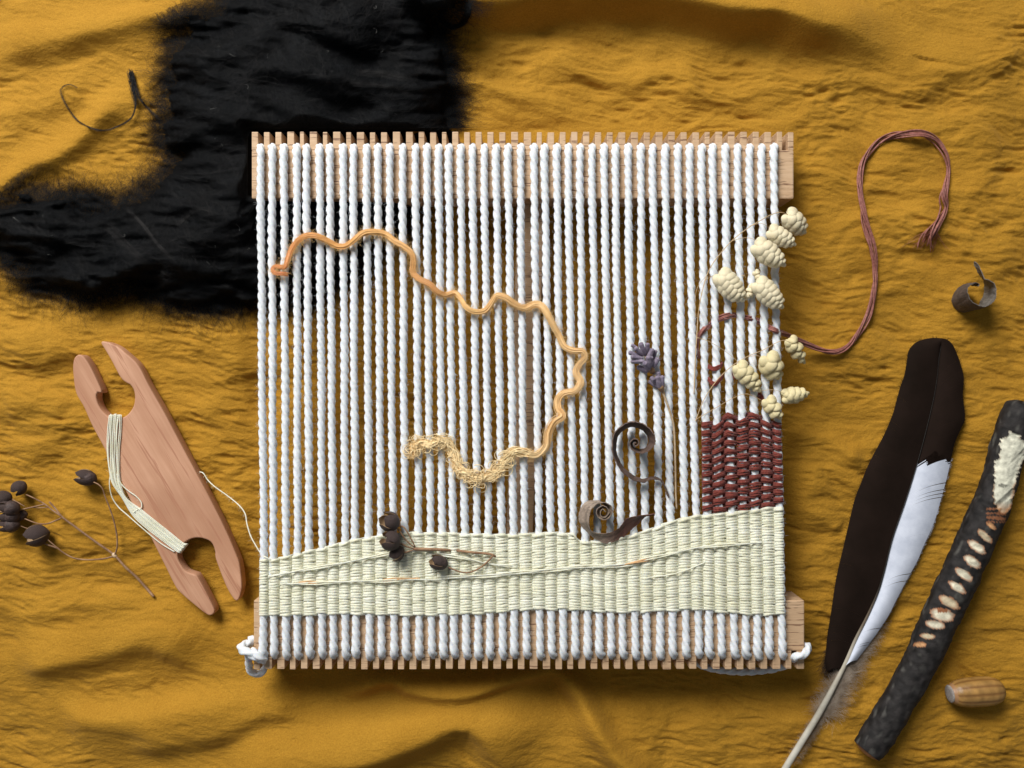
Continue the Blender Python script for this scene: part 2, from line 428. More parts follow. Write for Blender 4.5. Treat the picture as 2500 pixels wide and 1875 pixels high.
for v_ in st.data.vertices:      # the hidden strut runs slightly askew between the rails
    v_.co.x += v_.co.y * .235 * .15 + .0002
def plyprof(d=.9, n=3):
    R0 = d + 1
    def f(th):
        al = (th + math.pi / n) % (2 * math.pi / n) - math.pi / n
        return (d * np.cos(al) + np.sqrt(np.maximum(1 - (d * np.sin(al)) ** 2, 0))) / R0
    return f
PLY = plyprof(.92)
TW = -2 * math.pi / (74 * S)
def zc(py):     # height of the cord axis
    return np.interp(py, [360, 1600], [ZT, ZB]) + CR
cordc = []
for k in range(44):
    xt, xb = WT[k], WBt[k]
    amp = random.uniform(-2.0, 2.0); ph = random.uniform(0, 6)
    ys = np.arange(372, 1592, 5.0); t = (ys - 372) / (1592 - 372)
    t2 = np.where(ys < 500, 0, (ys - 500) / 1000)
    xs = xt + (xb - xt) * np.clip((ys - 420) / 1130, 0, 1) + amp * np.sin(t * math.pi) + .7 * np.sin(ys / 63 + ph)
    if k == 0: xs = xs + 4 * np.exp(-((ys - 1330) / 180) ** 2)
    zz = zc(ys)
    top = [(xt + .6, 359, ZT - 7 * MM), (xt + .4, 360, ZT - 3.5 * MM), (xt + .2, 361, ZT - .2 * MM), (xt, 365, ZT + .95 * MM)]
    ye = 1597 + random.uniform(-2, 3); dx = random.uniform(1, 5)
    bot = [(xb + dx * .5, ye - 2, ZB + .8 * MM), (xb + dx, ye + 2, ZB - .6 * MM), (xb + dx, ye + 3, ZB - 3.5 * MM), (xb + dx, ye + 3, ZB - 7 * MM)]
    full = np.vstack([np.array(top), np.stack([xs, ys, zz], 1), np.array(bot)])
    cordc.append(full)
    w = np.array([P(*q) for q in full]); w = cr(w, 4.5 * S)
    rad = 1.04 * CR * (1 + .05 * np.sin(np.arange(len(w)) * .11 + ph) + .03 * rng.normal(size=len(w)))
    yy = -w[:, 1]
    rad = rad * (1 + .10 * np.clip((yy - P(0, 1540, ZB)[1] * -1) / (40 * S), 0, 1) + .08 * np.clip((-P(0, 400, ZT)[1] - yy) / (40 * S), 0, 1))
    tw = TW * (1.0 + random.uniform(-.06, .10))
    MB().tube(w, rad, 18, PLY, tw).build('warp_cord', M_cord, loom)
def cordpath(pts, rad=CR, name='cord_end', tw=TW):
    w = cr(np.array([P(*q) for q in pts]), 4 * S)
    return MB().tube(w, rad * (1 + .04 * rng.normal(size=len(w))), 16, PLY, tw).build(name, M_cord, loom)
z = ZB
k1 = cordpath([(641, 1604, z - 5 * MM), (643, 1606, z + .2 * MM), (636, 1609, z + 2.0 * MM), (620, 1601, z + 2.6 * MM), (604, 1592, z + 3 * MM), (592, 1587, z + 2.4 * MM), (589, 1579, z + 1 * MM), (600, 1573, z - 1 * MM), (612, 1568, z - 2 * MM), (616, 1556, z - 2.6 * MM)], CR * 1.12, 'knot')
k2 = cordpath([(600, 1588, z - 1 * MM), (607, 1602, z - .5 * MM), (608, 1620, z - 3 * MM), (611, 1636, z - 5 * MM), (624, 1645, z - 7 * MM), (640, 1640, z - 8 * MM), (648, 1625, z - 9 * MM)], CR * 1.02, 'knot')
k3 = cordpath([(615, 1588, z + 1.6 * MM), (625, 1597, z + 3.4 * MM), (637, 1606, z + 3.2 * MM), (645, 1613, z + 1.2 * MM)], CR * .95, 'knot')
k4 = cordpath([(1939, 1610, z - 4 * MM), (1939, 1606, z + .4 * MM), (1946, 1602, z + 1.8 * MM), (1956, 1601, z + 2.0 * MM), (1966, 1594, z + 1.6 * MM), (1972, 1584, z - .2 * MM), (1970, 1574, z - 2 * MM)], CR * 1.0, 'knot')
cordpath([(1700, 1618, 5 * MM), (1730, 1630, 4 * MM), (1770, 1637, 3.4 * MM), (1810, 1640, 3.4 * MM), (1850, 1638, 3.4 * MM), (1890, 1633, 4 * MM), (1925, 1622, 5 * MM)], CR, 'slack_cord')
# loose cotton fuzz on the cords
def make_fuzz(n, L, src, mat, name, parent, rad, spread, pts=5):
    cur = np.zeros((n, pts, 3))
    for q in range(n):
        f = src[rng.integers(len(src))]; i = rng.integers(2, len(f) - 2)
        c = P(*f[i]); th = rng.uniform(-.2, math.pi + .2)
        d = np.array([math.cos(th), 0, math.sin(th)])
        p = c + d * spread * .95
        dirn = np.array([d[0] * .9 + rng.normal() * .3, rng.normal() * .9, abs(d[2]) * .5 + rng.normal() * .2])
        l = L * rng.uniform(.4, 1.2)
        for j in range(pts):
            cur[q, j] = p
            dirn = dirn + rng.normal(size=3) * .55; dirn /= np.linalg.norm(dirn); p = p + dirn * l / pts
    return hair(name, cur, rad, mat, parent)
vis = [f[4:-4] for f in cordc]
make_fuzz(13000, 1.9 * MM, vis, M_fuzz, 'cotton_fuzz', loom, .020 * MM, CR)

# ---------------------------------------------------------------- woven bands
def cordx(k, y):
    f = cordc[k]; return np.interp(y, f[4:-4, 1], f[4:-4, 0])
def weft_row(yfun, k0, k1, par, A, ry, rz, zoff, mb, jitter=.4, sub=7, ns=6, seedph=0, ends=True, mb2=None, ymin=None, split_dz=0, tw=0):
    """strand running over and under cords k0..k1"""
    e = .40 if ends else 0.0
    u = np.arange(k0 - e, k1 + e + 1e-6, 1 / sub)
    idx = np.arange(k0, k1 + 1)
    ym = yfun(np.interp(u, idx, [WBt[i] for i in idx]))
    xs = np.array([cordx(i, yfun(np.array([float(WBt[i])]))[0]) for i in idx])
    x = np.interp(u, idx, xs)
    lo = u < k0; x[lo] = xs[0] - (k0 - u[lo]) * 28; hi = u > k1; x[hi] = xs[-1] + (u[hi] - k1) * 28
    y = yfun(x)
    if tw:  # separate strands of one pass
        y = y + tw * np.sin(u * 3.3 + seedph)
    y = y + jitter * (np.sin(u * 1.9 + seedph) + .6 * np.sin(u * 4.3 + seedph * 2.1))
    ph = np.cos(np.pi * u); s = np.sign(ph) * np.abs(ph) ** .75 * (1 if par == 0 else -1)
    z = zc(y) + A * s + zoff
    ok = np.ones(len(u), bool)
    if ymin is not None: ok = y > ymin(x) - 2.2
    # contiguous runs
    runs = []; st_ = None
    for i, o_ in enumerate(ok):
        if o_ and st_ is None: st_ = i
        if (not o_ or i == len(ok) - 1) and st_ is not None:
            en = i if not o_ else i + 1
            if en - st_ > 4: runs.append((st_, en))
            st_ = None
    th = np.linspace(0, 2 * np.pi, ns, endpoint=False)
    got = 0
    for a_, b_ in runs:
        m = b_ - a_
        c0 = np.array([P(x[i], y[i], z[i]) for i in range(a_, b_)])
        env = np.ones(m); env[0] = env[-1] = .35
        wob = (1 + .16 * np.sin(u[a_:b_] * 5.1 + seedph * 3))[:, None]
        Vg = np.stack([np.repeat(c0[:, 0:1], ns, 1), c0[:, 1:2] + env[:, None] * wob * ry * np.cos(th)[None], c0[:, 2:3] + env[:, None] * rz * np.sin(th)[None]], -1)
        (mb if not got or mb2 is None else mb2).grid(Vg, True); got += 1
    return got
TOPc = [(600, 1372), (645, 1370), (700, 1362), (750, 1348), (800, 1338), (850, 1323), (900, 1315), (950, 1308), (1010, 1303), (1100, 1305), (1160, 1307),
        (1250, 1308), (1300, 1306), (1350, 1303), (1400, 1306), (1412, 1322), (1470, 1326), (1530, 1312), (1580, 1298), (1620, 1282), (1660, 1270), (1700, 1262), (1760, 1257), (1820, 1250), (1870, 1243), (1960, 1240)]
BOTc = [(600, 1505), (700, 1504), (850, 1500), (1000, 1504), (1100, 1502), (1200, 1498), (1260, 1492), (1300, 1489), (1400, 1490), (1500, 1497), (1560, 1496), (1700, 1489), (1780, 1498), (1850, 1503), (1960, 1501)]
MIDc = [(600, 1440), (687, 1430), (800, 1424), (1010, 1416), (1190, 1405), (1300, 1393), (1400, 1384), (1500, 1374), (1600, 1358), (1700, 1343), (1800, 1332), (1960, 1324)]
topf = lambda x: ipol(TOPc, x); botf = lambda x: ipol(BOTc, x); midf = lambda x: ipol(MIDc, x)
band = thing('woven_band', 'wide cream woven band with wavy top edge across the lower loom', 'weaving', tuple(P(1270, 1500, ZB)))
pitch = 3.35; ry = 3.55 * S; rz = 2.1 * S; row = 0
k = 0
while True:      # rows parallel to the lower edge, each ending where it meets the sloping line
    yf = (lambda kk: lambda x: botf(x) - 3 - kk * pitch)(k)
    mb = MB()
    g = weft_row(yf, 0, 43, row % 2, 9.6 * S, ry * random.uniform(.92, 1.14), rz, random.uniform(-.05, .12) * MM, mb, .9, 7, 6, random.uniform(0, 6), ymin=midf, mb2=(m2 := MB()))
    if not g: break
    mb.build('weft_row', M_cream, band); k += 1; row += 1
    if g > 1: m2.build('weft_row', M_cream, band)
k = 0
while True:      # rows parallel to the sloping line, up to the wavy edge
    yf = (lambda kk: lambda x: midf(x) - kk * pitch)(k)
    mb = MB()
    g = weft_row(yf, 0, 43, row % 2, 9.6 * S, ry * random.uniform(.92, 1.14), rz, random.uniform(-.05, .12) * MM, mb, 1.0, 7, 6, random.uniform(0, 6), ymin=topf, mb2=(m2 := MB()))
    if not g: break
    mb.build('weft_row', M_cream, band); k += 1; row += 1
    if g > 1: m2.build('weft_row', M_cream, band)
# last rows that follow the wavy edge itself
for q in range(2):
    mb = MB(); weft_row(lambda x: topf(x) - 1 + q * 3.2, 0, 43, (row + q) % 2, 12.6 * S, ry, rz, .1 * MM, mb, .5, 7, 6, q * 2.0)
    mb.build('weft_row', M_cream, band)
# long floats lying over the surface
def floatyarn(pts, zo, r, mat, name='weft_float', parent=band, n=2):
    mb = MB()
    for q in range(n):
        p = cr(np.array(pts, float), 6.0); 
        off = np.sin(p[:, 0] / 26 + q * 3) * 1.4 + (q - (n - 1) / 2) * 2.6
        y = p[:, 1] + off
        zz = zc(y) + zo + .18 * MM * np.cos(p[:, 0] / 14 + q)
        e = np.minimum(1, np.minimum(np.arange(len(p)), np.arange(len(p))[::-1]) / 6)
        zz = zz - (1 - e) * .9 * MM
        w = np.array([P(p[i, 0], y[i], zz[i]) for i in range(len(p))])
        mb.tube(w, r, 6)
    return mb.build(name, mat, parent)
zo = 12.6 * S + rz
floatyarn([(655, 1408), (740, 1392), (820, 1378), (900, 1362), (980, 1347), (1060, 1345)], zo, 1.9 * S, M_cream)
floatyarn([(690, 1426), (760, 1425), (850, 1420), (940, 1419), (1020, 1415), (1090, 1418)], zo, 1.7 * S, M_cream)
floatyarn([(1060, 1412), (1180, 1406), (1300, 1396), (1400, 1386), (1500, 1381), (1560, 1374)], zo, 1.8 * S, M_cream, n=3)
floatyarn([(1560, 1368), (1640, 1352), (1700, 1338), (1780, 1330), (1860, 1325)], zo, 1.8 * S, M_cream)
floatyarn([(1060, 1352), (1130, 1362), (1190, 1376), (1260, 1384)], zo, 1.7 * S, M_cream)
floatyarn([(1580, 1412), (1640, 1402), (1720, 1374)], zo, 1.5 * S, M_cream, n=1)
M_orthread = simple('orange_thread', (.62, .33, .13), (.8, .52, .28), 500, .7, 4000, .0001)
floatyarn([(725, 1424), (745, 1421), (775, 1423), (790, 1424)], zo + .2 * MM, 1.3 * S, M_orthread, 'orange_thread')
floatyarn([(935, 1418), (960, 1414), (990, 1413), (1025, 1412)], zo + .2 * MM, 1.3 * S, M_orthread, 'orange_thread')
floatyarn([(1495, 1382), (1525, 1378), (1555, 1372), (1585, 1366)], zo + .2 * MM, 1.4 * S, M_orthread, 'orange_thread')
ef = []
for q in range(60):
    x = np.linspace(632, 1912, 80)
    y = botf(x) + (topf(x) - botf(x)) * (q / 59)
    ef.append(np.stack([x, y, zc(y) + 6 * S], 1))
make_fuzz(6000, 2.2 * MM, ef, M_creamfuzz, 'wool_fuzz', band, .019 * MM, 7 * S)

# burgundy patch: each pass is four thin plied strands
patch = thing('woven_patch', 'small burgundy woven patch above the cream band at right', 'weaving', tuple(P(1806, 1255, ZB)))
PT = [(1690, 1036), (1712, 1036), (1746, 1032), (1776, 1010), (1806, 1020), (1836, 1010), (1866, 1020), (1898, 1036), (1930, 1040)]
PBt = [(1690, 1260), (1712, 1258), (1746, 1252), (1776, 1250), (1806, 1245), (1836, 1248), (1866, 1240), (1898, 1236), (1930, 1236)]
npass = 22
for r_ in range(npass):
    t = (r_ + .5) / npass
    mb = MB()
    for s_ in range(4):
        ph = random.uniform(0, 6)
        yf = (lambda t, s_, o_: lambda x: ipol(PBt, x) * (1 - t) + ipol(PT, x) * t - 2 + o_ + (s_ - 1.5) * 3.1)(t, s_, random.uniform(-.6, .6))
        weft_row(yf, 37, 43, r_ % 2, 12.4 * S, 2.35 * S, 2.1 * S, (.30 - abs(s_ - 1.5) * .30) * MM, mb, 1.1, 12, 7, ph, tw=.7)
    mb.build('weft_pass', M_burg, patch)
def loose(name, pts, r, mat, parent, n=1, spr=2.2, prof=None):
    mb = MB()
    for q in range(n):
        w = cr(np.array([P(a, b + (q - (n - 1) / 2) * spr, c) for a, b, c in pts]), 3 * S)
        mb.tube(w, r, 7)
    return mb.build(name, mat, parent)
for (x0, x1, yy, sag) in ((1724, 1763, 896, 5), (1724, 1764, 926, 12), (1786, 1804, 918, 3)):
    zz = float(zc(yy))
    loose('stray_loop', [(x0, yy - 4, zz - 1.2 * MM), (x0 + 5, yy - 1, zz + .6 * MM), ((x0 + x1) / 2, yy + sag, zz + CR + .3 * MM), (x1 - 5, yy - 2, zz + .6 * MM), (x1, yy - 8, zz - 1.2 * MM)], 2.6 * S, M_burg, patch, 3, 3.4)
zz = float(zc(970))
loose('stray_loop', [(1838, 952, zz - 1.2 * MM), (1850, 962, zz + .2 * MM), (1862, 974, zz + .6 * MM), (1876, 988, zz + .2 * MM)], 2.3 * S, M_burg, patch, 4, 4)

# burgundy tail: a bundle of plied threads
def bundle(name, path, nst, spread, r, mat, parent, turns=.012, step=6, seed=0, flare=None, colf=None, ns=6, wild=0.0):
    rg = np.random.default_rng(seed)
    p = cr(np.array(path, float), step)      # px, px, z(m)
    s = np.arange(len(p)) * step
    T = np.gradient(p[:, :2], axis=0); T /= np.linalg.norm(T, axis=1)[:, None] + 1e-9
    Nn = np.stack([-T[:, 1], T[:, 0]], 1)
    mb = MB()
    for q in range(nst):
        a0 = rg.uniform(0, 6.28); rr = spread * math.sqrt(rg.uniform(.08, 1)); tw = turns * rg.uniform(.8, 1.2)
        w1 = np.interp(s, np.linspace(0, s[-1], 12), rg.normal(size=12)) * spread * .25
        fl = np.ones(len(p)) if flare is None else np.interp(s / s[-1], [f[0] for f in flare], [f[1] for f in flare])
        an = a0 + tw * s * 6.28
        lat = (rr * np.cos(an) + w1) * fl; zz = (rr * .75 * np.sin(an)) * fl
        if wild:
            wa = np.where(fl > 1.3, wild, 0)
            lat = lat + wa * np.sin(s / rg.uniform(5, 9) + a0) * spread * .4; zz = zz + wa * np.cos(s / 7 + a0) * spread * .3
        xx = p[:, 0] + Nn[:, 0] * lat; yy = p[:, 1] + Nn[:, 1] * lat
        zw = p[:, 2] + np.maximum(zz, -spread * .7) * S
        e = int(rg.uniform(.0, .02) * len(p))
        w = np.array([P(xx[i], yy[i], zw[i]) for i in range(len(p) - e)])
        rad = r * rg.uniform(.85, 1.15) * np.minimum(1, (np.arange(len(w))[::-1] + 2) / 6)
        c = None if colf is None else colf(s[:len(w)] / s[-1])
        mb.tube(w, rad, ns, c=c)
    return mb.build(name, mat, parent)
tail = thing('thread_tail', 'loose burgundy thread tail looping over the cloth at upper right', 'thread', tuple(P(2100, 700, 0)))
cz = lambda x, y, o=1.3: (x, y, float(clz(x, y)[0]) + o * MM)
zw = lambda x, y, o: (x, y, float(zc(y)) + o * MM)
tp = [zw(1704, 875, -1.6), zw(1701, 845, -1.4), zw(1706, 822, .5), zw(1718, 806, 1.9), zw(1733, 793, -1.2), zw(1744, 785, -1.7), zw(1756, 778, 0), zw(1773, 772, 2.0), zw(1791, 770, -.6),
      zw(1802, 771, -1.7), zw(1818, 774, -.8), zw(1830, 777, 1.2), zw(1849, 783, -.6), zw(1862, 791, -1.9), zw(1877, 799, -.2), zw(1893, 806, 2.0), (1925, 818, 12 * MM), (1965, 838, 7 * MM), cz(2008, 856, 2.5), cz(2045, 859, 1.8),
      cz(2075, 842), cz(2098, 806), cz(2120, 765), cz(2134, 715), cz(2139, 660), cz(2130, 607), cz(2117, 566), cz(2106, 525), cz(2101, 471), cz(2101, 430), cz(2112, 390), cz(2139, 352), cz(2171, 331),
      cz(2212, 323, 2), cz(2253, 327, 2), cz(2285, 346), cz(2307, 378), cz(2314, 417), cz(2310, 455, 2), cz(2308, 480, 2), cz(2312, 505), cz(2302, 528), cz(2285, 552), cz(2268, 572), cz(2258, 590), cz(2252, 612)]
bundle('thread_bundle', tp, 9, 7.5, 1.75 * S, M_tail, tail, .0035, 7, 3, [(0, .7), (.3, .8), (.45, 1.0), (.62, 1.25), (.86, 1.0), (.90, 1.9), (.94, 1.3), (1, 3.4)])
fr = []
for q in range(46):
    a = rng.uniform(0, 1); bx, by = 2262 + a * 26 + rng.normal() * 3, 566 + rng.normal() * 5
    dx, dy = rng.normal(-.35, .55), rng.uniform(.4, 1); l = rng.uniform(20, 55)
    pts = [(bx + dx * l * t, by + dy * l * t + 6 * math.sin(t * 3 + a * 6)) for t in np.linspace(0, 1, 6)]
    fr.append([P(x, y, float(clz(x, y)[0]) + (1.4 - t * .8) * MM) for t, (x, y) in zip(np.linspace(0, 1, 6), pts)])
M_burgf = simple('burgundy_fray', (.28, .08, .06), (.5, .2, .15), 500, .6, spec=.3)
hair('frayed_end', np.array(fr), .07 * MM, M_burgf, tail)

# ---------------------------------------------------------------- orange mohair
mo = [(150, 402), (112, 398), (78, 396), (60, 377), (78, 358), (112, 362), (134, 358), (150, 310), (175, 250), (212, 205), (260, 178), (310, 180), (370, 205), (430, 238), (480, 240), (530, 207), (580, 165), (640, 155), (710, 168), (760, 205), (820, 240),
      (865, 280), (876, 330), (872, 390), (910, 430), (970, 460), (1010, 500), (1060, 520), (1115, 507), (1150, 540), (1180, 590), (1230, 618), (1290, 612), (1328, 570), (1360, 528), (1410, 540), (1460, 578), (1520, 600), (1580, 577),
      (1622, 592), (1660, 650), (1690, 710), (1720, 760), (1750, 820), (1805, 845), (1853, 848), (1868, 885), (1835, 925), (1817, 970), (1845, 1025), (1812, 1078), (1745, 1092), (1712, 1130), (1715, 1185), (1738, 1222), (1690, 1255),
      (1655, 1320), (1642, 1398), (1585, 1448), (1515, 1430), (1450, 1432), (1405, 1480), (1350, 1550), (1280, 1580), (1200, 1568), (1140, 1530), (1112, 1450), (1080, 1385), (1030, 1368), (980, 1390), (930, 1375), (882, 1390), (873, 1432), (885, 1470)]
mo = [(640 + a / 2.37, 500 + b / 2.37) for a, b in mo]
mop = [(a, b, float(zc(b)) + CR + 1.3 * MM + .5 * MM * math.sin(i * 1.3)) for i, (a, b) in enumerate(mo)]
mohair = thing('mohair_strand', 'wavy orange to pale yellow mohair yarn strand lying across the white cords', 'yarn', tuple(P(1150, 800, 16 * MM)))
def mcol(t):
    st_ = np.array([[0, .58, .17, .05], [.05, .72, .27, .07], [.14, .86, .45, .13], [.22, .90, .54, .20], [.32, .66, .30, .09], [.36, .90, .56, .22], [.6, .93, .63, .30], [.72, .90, .56, .24], [.80, 1.0, .79, .43], [1, 1.0, .77, .42]])
    return np.stack([np.interp(t, st_[:, 0], st_[:, k]) for k in (1, 2, 3)], 1)
bundle('mohair_fibres', mop, 56, 6.9, 1.0 * S, M_orange, mohair, .0016, 5, 11, [(0, .55), (.04, .6), (.1, .85), (.3, 1.0), (.35, .8), (.4, .95), (.75, 1.05), (.80, 1.5), (.84, 1.2), (.87, 1.3), (.93, 1.5), (.97, 1.2), (1, .5)], mcol, 5, .9)
fz = []
sp = cr(np.array(mop), 4)
for q in range(4200):
    i = rng.integers(2, len(sp) - 2); w0 = max(0, i / len(sp) - .74) * 4
    p = np.array(sp[i]); d = rng.normal(size=2); d /= np.linalg.norm(d); l = rng.uniform(8, 30) * (1 + w0)
    a = math.atan2(d[1], d[0]); x, y = p[0] + d[0] * 4, p[1] + d[1] * 4; pts = []
    cur = rng.normal() * (.35 + w0 * .6)
    for j in range(8):
        pts.append(P(x, y, p[2] + rng.uniform(0, .5) * MM + j * .08 * MM)); a += cur; x += math.cos(a) * l / 8; y += math.sin(a) * l / 8
    fz.append(pts)
hair('mohair_fuzz', np.array(fz), .026 * MM, M_orfuzz, mohair)
# curls at the fluffy end
mb = MB()
for q in range(170):
    i = rng.integers(int(len(sp) * .81), len(sp) - 3); c0 = sp[i] + np.array([rng.normal() * 8, rng.normal() * 8, rng.uniform(0, .9) * MM])
    r0 = rng.uniform(7, 19); a0 = rng.uniform(0, 6); aa = np.linspace(0, rng.uniform(3.5, 7), 22)
    rr = r0 * (1 - aa / 14)
    pts = np.array([P(c0[0] + r * math.cos(a + a0), c0[1] + r * .9 * math.sin(a + a0), c0[2] + .35 * MM * math.sin(a * 2) + rng.uniform(0, .02) * MM) for r, a in zip(rr, aa)])
    mb.tube(pts, .95 * S * np.linspace(1, .5, len(pts)), 5, c=mcol(np.full(len(pts), .9)) * rng.uniform(.85, 1.1))
mb.build('curl', M_orange, mohair)['kind'] = 'stuff'

# ---------------------------------------------------------------- shuttle and its yarn
sh = [(90,145),(108,147),(120,157),(150,200),(185,270),(218,348),(204,350),(190,352),(188,385),(205,430),(235,465),(265,485),(320,487),(355,470),(385,430),(395,385),(390,340),(370,308),(345,295),(315,265),(270,180),(235,120),(213,85),(215,73),(250,78),(300,100),(350,140),(400,185),(430,230),(470,310),(550,450),(640,620),(720,770),(800,920),(880,1080),(945,1230),(963,1290),(973,1400),(960,1460),(945,1477),(925,1460),(890,1400),(850,1300),(830,1240),(828,1205),(805,1157),(750,1136),(700,1141),(660,1165),(635,1200),(626,1230),(635,1265),(665,1310),(700,1328),(725,1335),(745,1365),(780,1430),(822,1515),(825,1540),(805,1555),(780,1547),(720,1500),(650,1440),(615,1400),(560,1290),(500,1170),(470,1110),(400,990),(320,830),(240,670),(165,530),(120,430),(77,350),(62,250),(62,190),(72,158)]
sh = [(150 + a / 2.212, 800 + b / 2.212) for a, b in sh]
zs0 = rest(200, 560, 850, 1450, 75) - .2 * MM; zs1 = zs0 + 5.0 * MM
def plate(name, poly, z0, z1, c, mat, loc):
    a = np.array(poly); q = cr(np.vstack([a, a[:1]]), 7.0)[:-1]
    bm = bmesh.new()
    vs = [bm.verts.new(P(x, y, z1)) for x, y in q]
    f = bm.faces.new(vs); bm.normal_update()
    if f.normal.z < 0: f.normal_flip()
    ext = bmesh.ops.extrude_face_region(bm, geom=[f])
    nv = [g for g in ext['geom'] if isinstance(g, bmesh.types.BMVert)]
    for v in nv: v.co.z = z0
    bm.normal_update(); bmesh.ops.recalc_face_normals(bm, faces=bm.faces)
    ed = [e for e in bm.edges if abs(e.verts[0].co.z - e.verts[1].co.z) < 1e-6]
    bmesh.ops.bevel(bm, geom=ed, offset=c, segments=3, affect='EDGES', profile=.5, clamp_overlap=True)
    bmesh.ops.triangulate(bm, faces=[g for g in bm.faces if len(g.verts) > 4])
    bmesh.ops.translate(bm, vec=-Vector(loc), verts=bm.verts)
    me = bpy.data.meshes.new(name); bm.to_mesh(me); bm.free(); me.materials.append(mat)
    for p in me.polygons: p.use_smooth = abs(p.normal.z) < .95
    o = bpy.data.objects.new(name, me); C.objects.link(o); o.location = loc; return o
shut = plate('weaving_shuttle', sh, zs0, zs1, .75 * MM, M_cherry, tuple(P(385, 1150, zs0)))
tag(shut, 'flat reddish wooden shuttle with a notch at each end, left of loom', 'shuttle')
yarn = thing('shuttle_yarn', 'thin cream wool yarn wound on the wooden shuttle and running to the loom', 'yarn', tuple(P(330, 1150, zs1)))
q2 = lambda a, b, z: (150 + a / 2.212, 800 + b / 2.212, z)
YR = 1.45 * S
for i in range(10):
    f = i / 9; zt = zs1 + .35 * MM + (i % 3) * .16 * MM; j = lambda s=4.0: random.uniform(-s, s)
    pts = [q2(262 + f * 60, 492, zs0 + 2 * MM), q2(261 + f * 62, 478 + j(), zs1 - .3 * MM), q2(259 + f * 64, 470 + abs(f - .5) * 16, zt), q2(253 + f * 64 + j(), 560, zt), q2(248 + f * 66 + j(), 660, zt), q2(256 + f * 58 + j(3), 760, zt),
           q2(274 + f * 44 + j(3), 840, zt + .2 * MM), q2(326 + f * 26 + j(4), 920, zt), q2(385 + f * 40, 1012 - f * 34, zt), q2(450 + f * 36, 1075 - f * 48, zt), q2(540 + f * 32, 1145 - f * 50, zt), q2(620 + f * 34, 1205 - f * 44, zt), q2(640 + f * 38, 1214 - f * 46, zt - .2 * MM), q2(648 + f * 36, 1216 - f * 46, zs0 + 2 * MM)]
    loose('yarn_turn', pts, YR, M_cream, yarn)
loose('yarn_loop', [q2(268, 780, zs1 + .5 * MM), q2(260, 840, zs1 + .4 * MM), q2(272, 910, zs1 - .5 * MM), q2(305, 965, zs1 - 1 * MM), q2(360, 1015, zs1 - .2 * MM), q2(440, 1085, zs1 + .4 * MM), q2(530, 1160, zs1 + .5 * MM), q2(610, 1210, zs1 + .5 * MM)], YR, M_cream, yarn)
loose('yarn_loop', [q2(300, 790, zs1 + .8 * MM), q2(322, 842, zs1 + .8 * MM), q2(360, 880, zs1 + .6 * MM), q2(405, 912, zs1 + .5 * MM), q2(432, 945, zs1 + .5 * MM), q2(430, 975, zs1 + .5 * MM), q2(405, 985, zs1 + .6 * MM), q2(390, 1000, zs1 + .8 * MM)], YR, M_cream, yarn)
tl = [q2(690, 770, zs0 + .8 * MM), q2(735, 778, zs0 + 1.5 * MM), q2(765, 785, zs0 + 2.5 * MM), q2(790, 822, zs0 + 3 * MM), q2(830, 860, 5 * MM), q2(900, 910, 6 * MM), q2(960, 960, 8 * MM), q2(992, 1005, 9.5 * MM), q2(1002, 1060, 11 * MM), q2(1022, 1125, 13 * MM), q2(1055, 1185, 15 * MM), q2(1078, 1220, 16.5 * MM), (648, 1360, float(zc(1360)) + 1.9 * MM), (670, 1369, float(zc(1369)) + 1.5 * MM)]
loose('yarn_tail', tl, YR * .95, M_cream, yarn)
fz2 = [np.array(tl)[1:-1].repeat(3, 0), np.array([q2(250, 560, zs1), q2(250, 660, zs1), q2(262, 760, zs1), q2(300, 850, zs1), q2(420, 1000, zs1), q2(520, 1090, zs1), q2(620, 1180, zs1)]), np.array([q2(310, 560, zs1), q2(312, 700, zs1), q2(318, 800, zs1), q2(340, 860, zs1), q2(380, 880, zs1), q2(430, 960, zs1)])]
fz2 = [cr(f, 5) if len(f) > 8 else cr(f, 5) for f in fz2]
make_fuzz(420, 2.0 * MM, fz2, M_creamfuzz, 'wool_fuzz', yarn, .016 * MM, YR)

# ---------------------------------------------------------------- black wool
WO = [(560, -120), (562, 0), (545, 14), (480, 26), (440, 48), (412, 80), (408, 130), (418, 190), (410, 250), (398, 300), (402, 350), (412, 400), (398, 432), (350, 462), (305, 492), (262, 500), (215, 494), (165, 472), (100, 470), (40, 485), (-60, 500),
      (-60, 590), (20, 640), (70, 672), (150, 700), (250, 712), (340, 712), (400, 724), (450, 742), (520, 745), (580, 735), (640, 748), (720, 745), (800, 700), (900, 640), (990, 560), (1060, 480), (1120, 400), (1140, 330), (1110, 270), (1075, 215), (1058, 160), (1062, 90), (1090, 70), (1130, 50), (1150, 0), (1160, -120)]
WOa = np.array(WO, float)
def pdist(x, y, poly):
    best = np.full(x.shape, 1e9); ins = np.zeros(x.shape, bool); n = len(poly)
    for k in range(n):
        a, b = poly[k], poly[(k + 1) % n]; d = b - a
        t = np.clip(((x - a[0]) * d[0] + (y - a[1]) * d[1]) / (d @ d), 0, 1)
        best = np.minimum(best, np.hypot(x - a[0] - t * d[0], y - a[1] - t * d[1]))
        c_ = ((a[1] > y) != (b[1] > y)) & (x < (b[0] - a[0]) * (y - a[1]) / (b[1] - a[1] + 1e-9) + a[0]); ins ^= c_
    return np.where(ins, best, -best)
